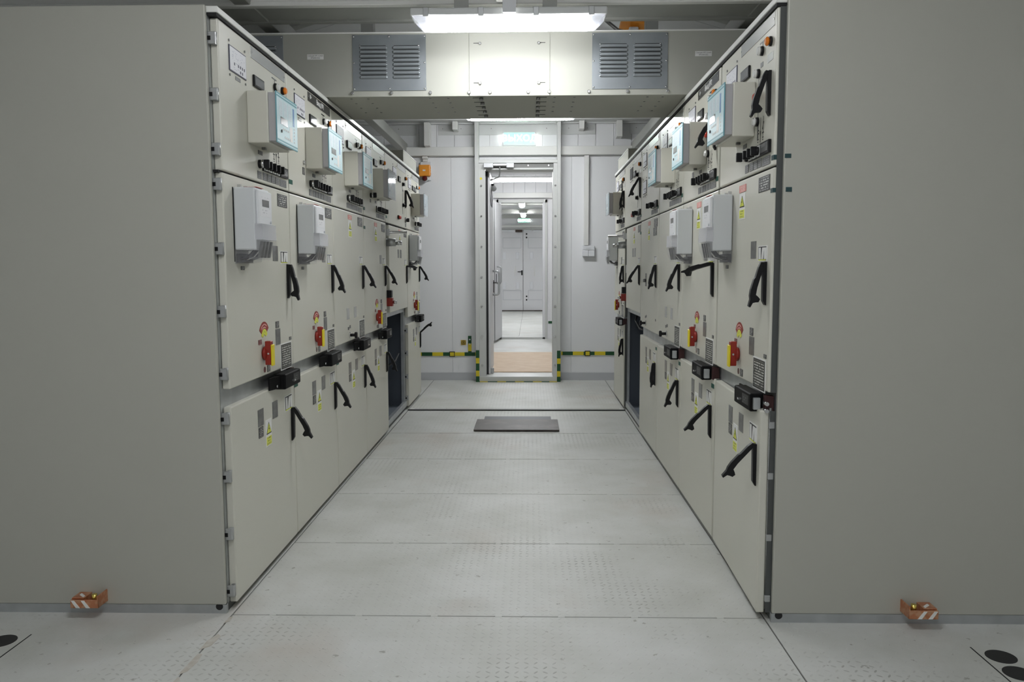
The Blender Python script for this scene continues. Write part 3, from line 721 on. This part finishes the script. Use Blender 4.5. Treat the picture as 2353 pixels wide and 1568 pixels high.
def nameplate(c, txt=None):
    p = c.b('name_plate', .345, .775, 0, .002, 2.054, 2.097, 'name_black' if txt else 'bare_plate')
    for u in (.353, .767): c.c('screw', u, .002, 2.075, .004, .002, 'steel', p, 8)
    if txt:
        text('lettering', txt, (c.o+.575, -.0026, 2.075), .036, 'white_print', p, xs=.95); text('lettering', 'В•', (c.o+.395, -.0026, 2.078), .026, 'white_print', p)
    return p
def panel_meter(c, u, z, w=.118):
    p = c.b('panel_meter', u, u+w, 0, .008, z-.044, z, 'black', bev=.002); c.b('meter_window', u+.008, u+w-.008, .008, .0088, z-.037, z-.007, 'display', p)
    return p
def relay(c, u=.285, glazed=False, w=.27, z0=1.722, z1=1.917):
    p = c.b('protection_relay', u, u+w, 0, .081, z0, z1, 'paint', bev=.004, seg=2)
    c.b('relay_bezel', u+.006, u+w-.006, .081, .110, z0+.008, z1-.006, 'relay_bezel', p, bev=.001)
    f = (u-.002, u+w+.002)
    c.b('faceplate', f[0], f[1], .110, .114, z0+.002, z1-.001, 'teal' if not glazed else 'relay_bezel', p, bev=.001)
    c.b('face_panel', f[0]+.004, f[1]-.004, .114, .1146, z0+.018, z1-.019, 'cyan_face', p)
    for zz in (z0+.008, z1-.012): c.b('face_stripe', f[0]+.003, f[1]-.003, .114, .1144, zz, zz+.0035, 'cyan_face', p)
    for x in (.10, .32, .54): c.b('led_column', u+w*x, u+w*(x+.17), .1146, .1150, z1-.085, z1-.026, 'print_cyan', p)
    c.b('key_column', u+w*.77, u+w*.84, .1146, .1152, z1-.10, z1-.030, 'blue', p)
    c.b('display_window', u+w*.17, u+w*.50, .1146, .1156, z0+.078, z0+.106, 'display', p)
    c.c('port', u+w*.20, .1146, z0+.052, .006, .003, 'black', p, 12)
    for i in range(4): c.b('key', u+w*(.28+.08*i), u+w*(.28+.08*i)+.010, .1146, .1158, z0+.060, z0+.067, 'white_print', p)
    for i in range(4): c.b('key', u+w*(.36+.08*i), u+w*(.36+.08*i)+.010, .1146, .1158, z0+.030, z0+.038, 'white_print', p)
    for i in range(5): c.b('key', u+w*.82, u+w*.82+.008, .1146, .1158, z0+.030+.013*i, z0+.036+.013*i, 'white_print', p)
    c.b('key_field', u+w*.60, u+w*.74, .1146, .1150, z0+.028, z0+.085, 'white_print', p)
    if glazed: c.b('hinged_window', f[0], f[1], .1165, .120, z0, z1, 'relay_glass', p)
    c.b('cable_gland', u+.115, u+.13, .015, .030, z0-.009, z0, 'grey_plate', p)
    label(c, u+.115, u+.165, z0-.026, z0-.010, 'print_grey')
    return p
def energy_meter(c, u=.107, w=.16):
    p = c.b('energy_meter', u, u+w, 0.002, .081, 1.312, 1.539, 'meter_grey', bev=.006, seg=2)
    c.b('back_shadow_gap', u-.001, u+.004, 0, .002, 1.27, 1.539, 'black', p)
    c.b('front_panel', u+.006, u+w-.004, .081, .092, 1.405, 1.530, 'white_plastic', p, bev=.003)
    c.b('face_print', u+.022, u+w-.014, .092, .0926, 1.436, 1.520, 'print_white', p)
    c.b('display_window', u+.045, u+w-.040, .0926, .0934, 1.472, 1.497, 'display', p)
    c.b('seal_strip', u+.02, u+.095, .035, .082, 1.5395, 1.541, 'red_lamp', p)
    c.c('button', u+w-.025, .092, 1.418, .005, .003, 'skirting', p, 10)
    for x in (.35, .75): c.b('mounting_lug', u+w*x-.006, u+w*x+.006, 0, .012, 1.539, 1.553, 'steel', p)
    # lower terminal block behind clear covers with wires
    c.b('terminal_block', u+.012, u+w-.012, .046, .080, 1.330, 1.352, 'green_board', p)
    c.b('contact_rail', u+.008, u+w-.008, .004, .016, 1.266, 1.300, 'wire_dark', p)
    for i in range(4): prism('contact_lug', [(-.090, 1.345), (-.098, 1.345), (-.086, 1.285), (-.078, 1.285)], 'x', u+c.o+.02+i*.036, u+c.o+.034+i*.036, 'grey_plate', p)
    q = [(-.002, 1.316), (-.046, 1.316), (-.050, 1.290), (-.046, 1.270), (-.002, 1.262)]
    prism('terminal_cover', q, 'x', u+c.o, u+w+c.o, 'clear_plastic', p)
    q = [(-.046, 1.408), (-.104, 1.408), (-.106, 1.350), (-.046, 1.350)]
    prism('terminal_cover', q, 'x', u+c.o+.001, u+w+c.o-.001, 'milky_plastic', p)
    q = [(-.050, 1.349), (-.105, 1.349), (-.100, 1.315), (-.084, 1.276), (-.052, 1.280)]
    prism('terminal_cover', q, 'x', u+c.o+.001, u+w+c.o-.001, 'clear_plastic', p)
    for i in range(6):
        a = u+c.o+.022+i*.022
        tube('wire', [(a, -.062, 1.345), (a+.004, -.070, 1.315), (a-.006+.01*(i % 2), -.050, 1.292), (a+.008, -.022, 1.282), (a+.002, -.004, 1.285)], .0055, 'wire_white' if i == 2 else 'wire_dark', p, 6)
    label(c, u+.06, u+.098, 1.240, 1.254, 'print_black')
    return p
def warning(c, u0, u1, z0, z1, parent=None):
    h = z1-z0; w = u1-u0
    p = label(c, u0, u1, z0, z1, 'white_print', 'warning_sticker')
    zz = z0 + h*.42; y = -.0016
    cu = (u0+u1)/2 + c.o
    tri = lambda k, zc: [(-w*.44*k, -h*.20*k), (w*.44*k, -h*.20*k), (0, h*.24*k)]
    prism('triangle', tri(1, 0), 'y', -.0007, 0, 'black', p, (cu, y, z0+h*.66)); prism('triangle', tri(.8, 0), 'y', -.0012, 0, 'lime', p, (cu, y, z0+h*.66))
    prism('lightning_bolt', [(.003, .016), (-.006, -.002), (.001, -.001), (-.003, -.013), (.006, .003), (-.0005, .002)], 'y', -.0017, 0, 'black', p, (cu, y, z0+h*.65))
    c.b('caption', u0+w*.07, u1-w*.07, .0016, .0024, z0+h*.05, z0+h*.36, 'print_lime', p)
    return p
def key_sticker(c, u0, u1, z0, z1):
    p = label(c, u0, u1, z0, z1, 'white_print', 'key_sticker'); w = u1-u0; h = z1-z0
    c.b('sticker_field', u0+w*.06, u1-w*.06, .0016, .0020, z0+h*.06, z1-h*.06, 'black', p)
    for k, (x, sl) in enumerate(((.12, 0), (.40, .10), (.72, 0))):
        wd = w*.22; x0 = u0+w*x+c.o
        prism('white_mark', [(x0, z0+h*.14), (x0+wd, z0+h*.14), (x0+wd+w*sl, z1-h*.12), (x0+w*sl, z1-h*.12)], 'y', -.0026, -.0018, 'white_print', p)
    c.b('yellow_edge', u0+w*.08, u1-w*.08, .0020, .0024, z0+h*.06, z0+h*.12, 'lime', p)
    return p
def arc_sticker(c, u, z):
    def arc(r0, r1, a0, a1):
        o = [(r1*math.cos(R(a0+(a1-a0)*i/12)), r1*math.sin(R(a0+(a1-a0)*i/12))) for i in range(13)]
        return o + [(r0*math.cos(R(a1-(a1-a0)*i/12)), r0*math.sin(R(a1-(a1-a0)*i/12))) for i in range(13)]
    p = prism('position_dial', arc(.030, .066, 35, 150), 'y', -.0014, 0, 'red', c.t, (u+c.o, 0, z))
    prism('white_arc_lettering', arc(.052, .058, 55, 140), 'y', -.0019, -.001, 'print_red', p, (u+c.o, 0, z)); prism('white_arc_lettering', arc(.041, .046, 62, 130), 'y', -.0019, -.001, 'print_red', p, (u+c.o, 0, z))
    prism('yellow_sector', arc(.014, .037, 20, 165), 'y', -.0021, -.001, 'lime', p, (u+c.o, 0, z)); prism('arc_lettering', arc(.024, .028, 50, 130), 'y', -.0026, -.002, 'print_lime', p, (u+c.o, 0, z))
    return p
def rotary(c, u=.395, z=.905, arcs=True):
    p = c.c('rotary_switch', u, 0, z, .028, .016, 'red', seg=24, bev=.003)
    prism('red_grip', [(-.014, -.046), (.014, -.046), (.016, -.02), (.016, .02), (.014, .050), (-.014, .050), (-.016, .02), (-.016, -.02)], 'y', -.034, -.010, 'red', p, (u+c.o, 0, z), bev=.002)
    c.b('yellow_front', u-.016, u+.016, .034, .0405, z-.050, z+.036, 'yellow', p, bev=.002)
    for sgn in (-1, 1): cyl('grip_screw', (u+c.o+sgn*.0162, -.024, z), .004, .0014, 'x', 'steel', p, 10)
    if arcs: arc_sticker(c, u+.012, .966)
    label(c, .335, .372, .944, .963, 'print_redbrown')
    k = c.c('key_hole', .402, 0, .838, .012, .0012, 'red_dome', seg=16)
    label(c, .432, .468, .824, .852, 'print_black')
    return p
def t_knob(c, u, z):
    p = c.c('t_knob', u, 0, z, .018, .006, 'steel', seg=18); c.c('neck', u, .006, z, .009, .026, 'black', p, 12); c.b('grip', u-.012, u+.012, .030, .046, z-.018, z+.018, 'black', p, bev=.005, seg=2)
    label(c, u-.045, u-.015, z+.033, z+.050, 'print_grey'); label(c, u-.002, u+.028, z+.04, z+.058, 'print_grey')
    return p
def control_row(c, n=5, first=True, disp=True, z=1.658, u_end=.765):
    dw = .105 if disp else 0
    u0 = u_end - dw - n*.0535 - .002
    if disp:
        p = c.b('digital_display', u_end-dw, u_end, 0, .010, z-.022, z+.022, 'black', bev=.001); c.b('display_window', u_end-dw+.012, u_end-.012, .010, .011, z-.014, z+.016, 'display', p)
        c.b('figures', u_end-dw+.02, u_end-.03, .011, .0115, z+.002, z+.013, 'print_grey', p)
    for i in range(n): knob(c, u0+.027+i*.0535, z)
    us = [u0+.027+i*.0535 for i in range(n)]
    if first: knob(c, u0-.035, z, False); us = [u0-.035] + us
    for u in us: label(c, u-.024, u+.024, 1.600, 1.630, 'print_grey')
    if disp: label(c, u_end-dw+.006, u_end-.006, 1.598, 1.628, 'print_grey')
def mimic(c, u=.63, z0=1.688, z1=1.775):
    p = c.b('mimic_diagram', u-.001, u+.002, 0, .0008, z0, z1, 'black')
    for x in (-.030, .032): c.b('line', u+x-.001, u+x+.0015, 0, .0008, z0+.018, z1, 'black', p)
    for x, z, w in ((-.030, z0+.045, .012), (-.030, z0+.034, .012), (-.030, z0+.014, .008), (-.030, z0+.005, .003), (.032, z0+.030, .010), (.032, z0+.014, .006), (.032, z0+.006, .003)):
        c.b('symbol', u+x-w, u+x+w, 0, .0009, z-.002, z+.002, 'black', p)
    prism('arrow', [(-.008, .010), (.008, .010), (0, -.010)], 'y', -.001, 0, 'black', p, (u+c.o, 0, z0+.03))
    prism('symbol', [(.022, 0), (.026, 0), (.042, .026), (.038, .026)], 'y', -.001, 0, 'black', p, (u+c.o, 0, z0+.042))
    return p
def interlock(c, u0=.44, u1=.745, right=True):
    p = c.b('interlock_box', u0+.085, u1, .0, .046, .738, .802, 'box_black', bev=.004)
    prism('mounting_bracket', [(u0, -.006), (u0+.10, -.030), (u0+.10, -.0), (u0, -.0)], 'z', .745, .795, 'box_black', p, (c.o, 0, 0))
    for u, z in ((u0+.094, .785), (u0+.094, .754), (u0+.05, .757)): c.c('bolt', u, .030 if u > u0+.06 else .018, z, .006, .006, 'steel', p, 8)
    c.b('text_plate', u0+.20, u1-.02, .046, .0465, .755, .790, 'print_dim', p); c.b('key', u1-.13, u1-.112, .0465, .058, .762, .769, 'steel', p)
    c.b('steel_end', u1, u1+.016, .012, .037, .747, .789, 'zinc', p, bev=.002)
    c.b('rear_block', u1+.018, min(u1+.045, c.W-.006), -.024, .004, .745, .80, 'maroon', p)
    return p
def hinges(c, zs, u=.012):
    for z in zs:
        p = c.b('hinge', u-.016, u-.006, -.030, -.004, z-.021, z+.021, 'hinge_metal', bev=.002)
        cyl('knuckle', (u-.002, .010, z), .0075, .044, 'z', 'hinge_metal', p, 12); c.b('hinge_leaf', u-.010, u+.012, -.016, -.004, z+.010, z+.022, 'hinge_metal', p, bev=.001); c.b('hinge_leaf', u-.010, u+.012, -.016, -.004, z-.022, z-.010, 'hinge_metal', p, bev=.001)
        c.b('hinge_pin', u-.0175, u-.008, -.030, -.019, z-.008, z+.006, 'black', p)
def carcass(c, void=False):
    W = c.W
    if not void:
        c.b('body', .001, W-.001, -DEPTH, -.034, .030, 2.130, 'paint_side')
        c.b('front_frame', .002, W-.002, -.034, -.0285, .030, 2.108, 'zinc')
    else:
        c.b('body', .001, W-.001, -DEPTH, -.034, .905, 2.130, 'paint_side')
        c.b('front_frame', .002, W-.002, -.034, -.0285, .900, 2.108, 'zinc')
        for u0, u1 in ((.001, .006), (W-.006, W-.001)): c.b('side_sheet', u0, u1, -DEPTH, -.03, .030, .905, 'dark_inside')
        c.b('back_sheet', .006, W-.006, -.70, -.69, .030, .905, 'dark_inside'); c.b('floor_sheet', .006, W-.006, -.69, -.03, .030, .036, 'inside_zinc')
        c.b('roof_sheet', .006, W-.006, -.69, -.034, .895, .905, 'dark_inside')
        c.b('front_post', W-.05, W-.006, -.06, -.03, .036, .900, 'zinc', bev=.002); c.b('front_post', .006, .030, -.05, -.03, .036, .900, 'zinc', bev=.002)
        c.b('inner_post', .30, .345, -.36, -.31, .036, .895, 'inside_zinc', bev=.002); c.b('inner_post', W-.30, W-.26, -.62, -.58, .036, .895, 'inside_zinc', bev=.002)
        c.b('header', .030, W-.05, -.05, -.03, .868, .905, 'zinc'); c.b('sill', .006, W-.006, -.05, -.018, .030, .075, 'zinc', bev=.002)
        c.b('junction_plate', .20, .26, -.34, -.335, .70, .80, 'inside_zinc')
        tube('loose_cable', [(.18+c.o, .10, .89), (.22+c.o, .07, .80), (.34+c.o, .09, .74), (.50+c.o, .16, .72)], .007, 'wire_dark', c.t); tube('loose_cable', [(.58+c.o, .10, .44), (.68+c.o, .06, .47), (.80+c.o, .05, .52)], .007, 'wire_dark', c.t)
        for z in (.12, .30, .52, .70, .84): c.c('post_screw', W-.028, -.03, z, .005, .003, 'steel', seg=8)
    c.b('top_trim', .001, W-.001, -.034, .008, 2.1165, 2.138, 'trim_paint', bev=.002)
    c.b('trim_shade_strip', .002, W-.002, -.034, .0035, 2.1055, 2.1165, 'gap')  # black strip standing in for the shaded gap under the trim
    for z0, z1 in (((.030, .750),) if not void else ()) + ((.905 if void else .814, 2.104),):
        c.b('seam_shade_strip', W-.0042, W-.0002, -.0285, -.009, z0, z1, 'plinth_dark')  # dark strip painting the shade in the seam between neighbouring cabinets
    c.b('door_gap_shade_strip', .006, W-.006, -.0285, -.010, 1.5805, 1.5885, 'gap')  # black strip painting the shade between upper and middle doors
    c.b('plinth', 0, W, -DEPTH, -.030, 0.0, .0268, 'plinth_dark')
def door(c, name, z0, z1, u0=None, u1=None, ajar=0):
    u0 = .022 if (u0 is None and c.first) else (.004 if u0 is None else u0); u1 = c.W-.004 if u1 is None else u1
    return c.b(name, u0, u1, -.0285, 0, z0, z1, 'paint', bev=.005, seg=2)
def low_stickers(c):
    label(c, .302, .368, .620, .688, 'grey_plate'); label(c, .306, .360, .574, .616, 'print_black'); label(c, .482, .550, .620, .690, 'grey_plate'); warning(c, .390, .462, .520, .630); key_sticker(c, .650, .757, .618, .688)
def plates(c, u=.628): label(c, u, u+.134, 1.510, 1.563, 'print_black', 'data_plate')
def bw(c): label(c, .612, .768, .806, .922, 'white_print', 'instruction_plate'); label(c, .618, .762, .811, .917, 'print_black_fine', 'instruction_text', d=.0022); label(c, .742, .772, .928, .942, 'print_black')

def cabinet(side, start, width, lab, cfg):
    c = Cab(side, start, width, lab); c.first = cfg.get('first', False); void = cfg.get('void', False)
    carcass(c, void)
    door(c, 'upper_door', 1.588, 2.104)
    if not void:
        door(c, 'middle_door', .814, 1.581)
        if cfg.get('ajar'):
            lower = [door(c, 'lower_door', .027, .750)]
        else: door(c, 'lower_door', .027, .750)
    else:
        door(c, 'middle_door', .905, 1.575, .125, width-.006)
        # locking bar, barrel and seal blocks on the bare strip beside the door
        p = c.b('locking_strip', .03, .085, -.0285, -.020, .92, 1.57, 'zinc')
        cyl('lock_rod', (.05, -.0, 1.515), .010, .30, 'y', 'steel', p, 10); c.b('rod_guide', .035, .07, -.02, .02, 1.49, 1.54, 'hinge_metal', p)
        cyl('lock_barrel', (.055, -.03, 1.44), .030, .07, 'y', 'hinge_metal', p, 16); cyl('lock_nut', (.055, -.085, 1.435), .016, .05, 'y', 'steel', p, 6)
        c.b('strip_plate', .035, .08, -.02, -.006, 1.20, 1.27, 'hinge_metal', p)
        c.b('black_block', .03, .085, -.02, .030, 1.025, 1.080, 'black', p, bev=.003); c.b('red_block', .03, .085, -.02, .036, .960, 1.022, 'red', p, bev=.003); cyl('block_bolt', (.057, -.05, .99), .012, .03, 'y', 'steel', p, 8)
    # upper door
    c.o = width-.80 if void else 0
    nameplate(c, cfg.get('text'))
    if 'screens' in cfg:
        for u, z, m, fr in cfg['screens']: screen(c, u, z, m=m, frame=fr)
    else: screen(c, .115, 2.042)
    for u in cfg.get('meters', (.362,)): panel_meter(c, u, 1.994)
    if cfg.get('white_lamp', True):
        lamp(c, 'indicator_lamp', .635, 2.004, 'lamp_white')
        if cfg.get('bus', True): label(c, .60, .66, 2.034, 2.039, 'black' if cfg.get('text') else 'grey_plate'); label(c, .633, .637, 2.018, 2.036, 'grey_plate')
    lamp(c, 'indicator_lamp', .735, 2.010, 'orange')
    if cfg.get('relay', True): relay(c, glazed=cfg.get('glazed', False)); mimic(c)
    if cfg.get('upper_handle') is not None:
        handle(c, .738, 1.762, cfg['upper_handle']); label(c, .700, .765, 1.945, 1.972, 'bare_plate'); label(c, .615, .645, 1.950, 1.966, 'grey_plate')
        for z, m in ((1.935, 'lamp_white'), (1.852, 'red_lamp'), (1.766, 'lamp_white')) if cfg.get('relay', True) else ((1.948, 'black'), (1.775, 'black')): lamp(c, 'push_button', .595, z, m)
        label(c, .592, .597, 1.70, 1.93, 'grey_plate', 'mimic_bar'); label(c, .61, .645, 1.89, 1.905, 'grey_plate')
        if cfg.get('relay', True): label(c, .618, .640, 1.865, 1.885, 'green_tape')
    n, first, disp = cfg.get('row', (4, True, True)); control_row(c, n, first, disp)
    if cfg.get('buttons'):
        for u in (.335, .385): lamp(c, 'push_button', u, 1.660, 'red_lamp')
    if cfg.get('key_lock'): p = c.c('key_lock', .245, 0, 1.745, .010, .010, 'steel', seg=14); label(c, .225, .262, 1.688, 1.722, 'print_black')
    if cfg.get('side_knob'): knob(c, .245, 1.735, False); label(c, .225, .262, 1.688, 1.71, 'print_grey')
    # middle door
    if cfg.get('meter'): energy_meter(c)
    if cfg.get('red', True): label(c, .360, .456, 1.534, 1.561, 'print_red', 'red_sticker'); warning(c, .366, .446, 1.430, 1.530)
    elif cfg.get('red_hint'): pass
    plates(c)
    if cfg.get('mid', 'rotary') == 'rotary':
        label(c, .545, .612, 1.277, 1.340, 'grey_plate'); label(c, .556, .600, .994, 1.022, 'print_black'); label(c, .552, .615, .922, .990, 'grey_plate'); rotary(c); bw(c)
    elif cfg['mid'] == 'knob':
        for u in (.275, .470): label(c, u, u+.070, .946, 1.012, 'bare_plate')
        t_knob(c, .345, .850); bw(c)
    elif cfg['mid'] == 'keys':
        t_knob(c, .30, .855); label(c, .25, .30, 1.115, 1.205, 'print_grey'); k = c.c('key_barrel', .27, 0, 1.155, .012, .02, 'grey_plate'); label(c, .72, .742, .895, .91, 'print_grey'); label(c, .60, .735, 1.455, 1.508, 'print_black', 'data_plate')
    elif cfg['mid'] == 'rects':
        for u in (.30, .42): label(c, u, u+.070, 1.330, 1.398, 'grey_plate')
    key_sticker(c, .642, .750, 1.266, 1.321)
    handle(c, .742, 1.114, cfg['mid_handle'], cfg.get('turn', 0))
    # lower door
    if not void:
        n0 = set(c.t.children)
        low_stickers(c); handle(c, .748, .474, cfg['low_handle'])
        if cfg.get('ajar'):      # the door with all that sits on it turns on its hinge side
            lower += [k for k in c.t.children if k not in n0]; a = R(-cfg['ajar']); M = Matrix.Rotation(a, 3, 'Z')
            for k in lower: k.location = M @ k.location; k.rotation_euler.z += a
        if cfg.get('interlock', True): interlock(c)
    c.o = 0
    for u, z in cfg.get('tape', ()): c.b('green_tape', u, u+.055, .0002, .0010, z-.010, z+.010, 'green_tape')
    if c.first:
        # end panel towards the camera, its plinth, copper earth bar
        X = (lambda a, b: (a, b)) if side == 'L' else (lambda a, b: (width-b, width-a))
        xm = (lambda a: a) if side == 'L' else (lambda a: width-a)
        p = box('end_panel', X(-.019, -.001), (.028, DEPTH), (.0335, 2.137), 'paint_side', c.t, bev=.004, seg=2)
        box('end_plinth', X(-.016, 0), (.026, DEPTH), (0, .033), 'zinc', c.t); cyl('plinth_hole', (xm(-.0166), .052, .026), .013, .0015, 'x', 'gap', c.t, 20)
        q = .458 if side == 'L' else .472
        e = box('earth_bar', X(-.085, -.016), (q, q+.100), (.046, .051), 'copper', c.t, bev=.001)
        box('upright_lug', X(-.085, -.016), (q, q+.005), (.046, .090), 'copper', e, bev=.001); box('front_lug', X(-.085, -.080), (q, q+.100), (.046, .076), 'copper', e, bev=.001)
        box('clamp_block', X(-.075, -.02), (q+.055, q+.100), (.051, .080), 'copper', e, bev=.001)
        for k in (.030, .066): prism('film_strip', [(q+k, .047), (q+k+.014, .047), (q+k+.032, .074), (q+k+.020, .074)], 'x', xm(-.0855)-.0006, xm(-.0855)+.0006, 'lamp_white', e)
        prism('film_strip', [(xm(-.072), q+.060), (xm(-.058), q+.060), (xm(-.035), q+.085), (xm(-.050), q+.085)], 'z', .0802, .0812, 'lamp_white', e)
        cyl('brass_bolt', (xm(-.045), q+.034, .066), .010, .032, 'z', 'brass', e, 6)
    if cfg.get('hinges'): hinges(c, cfg['hinges'], cfg.get('hinge_u', .018))
    if cfg.get('roof_box'): c.b('cable_box', .01, width-.01, -.75, -.022, 2.138, 2.262, 'paint_side', bev=.003); c.b('box_lid', .008, width-.008, -.752, -.02, 2.262, 2.268, 'trim_paint')
    if cfg.get('latch'):   # latch rods on the open edge of the nearest right-hand cabinet
        p = cyl('latch_rod', (width-.010, .012, .40), .006, .72, 'z', 'steel', c.t, 10)
        for z in (.08, .30, .52, .70): box('rod_guide', (width-.022, width+.002), (.006, .026), (z-.012, z+.012), 'hinge_metal', p, .002)
        for z in (.75, .775): cyl('latch_bolt', (width-.008, -.004, z), .007, .03, 'x', 'steel', p, 10)
        box('dark_tape', (width-.030, width-.0030), (-.0012, .0285), (1.606, 1.622), 'dark_tape', c.t); box('dark_tape', (width-.030, width-.0030), (-.0012, .0285), (1.497, 1.512), 'dark_tape', c.t)
        box('dark_tape', (width+.020, width+.0212), (.035, .055), (1.497, 1.512), 'dark_tape', c.t); box('dark_tape', (width+.0195, width+.0207), (.029, .050), (1.608, 1.622), 'dark_tape', c.t)
    return c

LS = [0, .800, 1.605, 2.41, 3.22, 4.245, 5.055]
RS = [0, .803, 1.61, 2.425, 3.25, 4.28, 5.085]
HL = (2.033, 1.845, 1.659, 1.539, 1.315, 1.094, .871, .710, .499, .287, .075)
lcfg = [
 dict(first=True, red=False, meter=True, mid_handle=13, low_handle=30, hinges=HL, row=(4, True, True)),
 dict(text='Ввод №1', red=False, meter=True, mid_handle=22, low_handle=29, key_lock=True, row=(5, True, True), tape=((.002, 1.632), (.002, .715))),
 dict(mid='knob', mid_handle=28, low_handle=22, row=(5, True, True), tape=((.002, .72),)),
 dict(glazed=True, side_knob=True, mid_handle=30, low_handle=25, row=(6, False, False), tape=((.0, 1.632), (.0, 1.51))),
 dict(void=True, relay=False, upper_handle=22, white_lamp=False, row=(1, False, False), buttons=True, mid='rects', mid_handle=86, turn=66, tape=((.002, 1.63),)),
 dict(glazed=True, meters=(.34, .47), red=False, meter=True, mid_handle=31, low_handle=132, row=(4, True, False), roof_box=True, hinges=(.70, .50, .29, .10), hinge_u=.012),
]
rcfg = [
 dict(first=True, meter=True, upper_handle=19, mid_handle=16, low_handle=42, ajar=1.6, row=(3, True, True), latch=True),
 dict(text='Ввод №2', meter=True, upper_handle=30, mid_handle=76, turn=-42, low_handle=44, key_lock=True, row=(4, True, True), tape=((.745, 1.632), (.745, .715))),
 dict(mid='knob', red=False, mid_handle=23, low_handle=23, row=(4, True, True), tape=((.745, 1.632), (.75, .72))),
 dict(relay=False, screens=((.09, 2.05, 'print_screen', 'black'), (.09, 1.86, 'print_screen', 'black')), meters=(), white_lamp=False, mid='keys', mid_handle=14, low_handle=5, interlock=False, row=(2, True, True), tape=((.745, 1.632), (.75, .72))),
 dict(void=True, relay=False, screens=((.115, 2.045, 'black_matt', 'black'),), upper_handle=29, white_lamp=False, row=(1, True, True), buttons=True, mid='rects', mid_handle=33, tape=((.98, 1.63), (.98, 1.50))),
 dict(glazed=True, meters=(.34, .47), red=False, meter=True, upper_handle=10, mid_handle=8, low_handle=9, row=(2, True, True), roof_box=True),
]
ll = ['nearest left-row cabinet, wide blank end panel, hinges and grey energy meter',
      'left-row cabinet with black name plate reading Ввод №1 and energy meter',
      'third left-row cabinet with red and yellow stickers and black T-knob',
      'fourth left-row cabinet with glazed relay and red rotary switch beside the locking strip',
      'wide left-row cabinet with open dark lower compartment and steel locking bar',
      'last left-row cabinet by the orange siren, lower handle lever pointing up']
rl = ['nearest right-row cabinet, wide blank end panel and slightly ajar lower door',
      'right-row cabinet with name plate reading Ввод №2 and lever standing out',
      'third right-row cabinet with relay box, T-knob and two pale plates',
      'fourth right-row cabinet with two white screens, one above the other, no relay',
      'wide right-row cabinet with open dark lower compartment and black screen',
      'last right-row cabinet beside back wall with closed handles and far meter']
for i in range(6):
    cabinet('L', LS[i], LS[i+1]-LS[i], ll[i], lcfg[i]); cabinet('R', RS[i], RS[i+1]-RS[i], rl[i], rcfg[i])
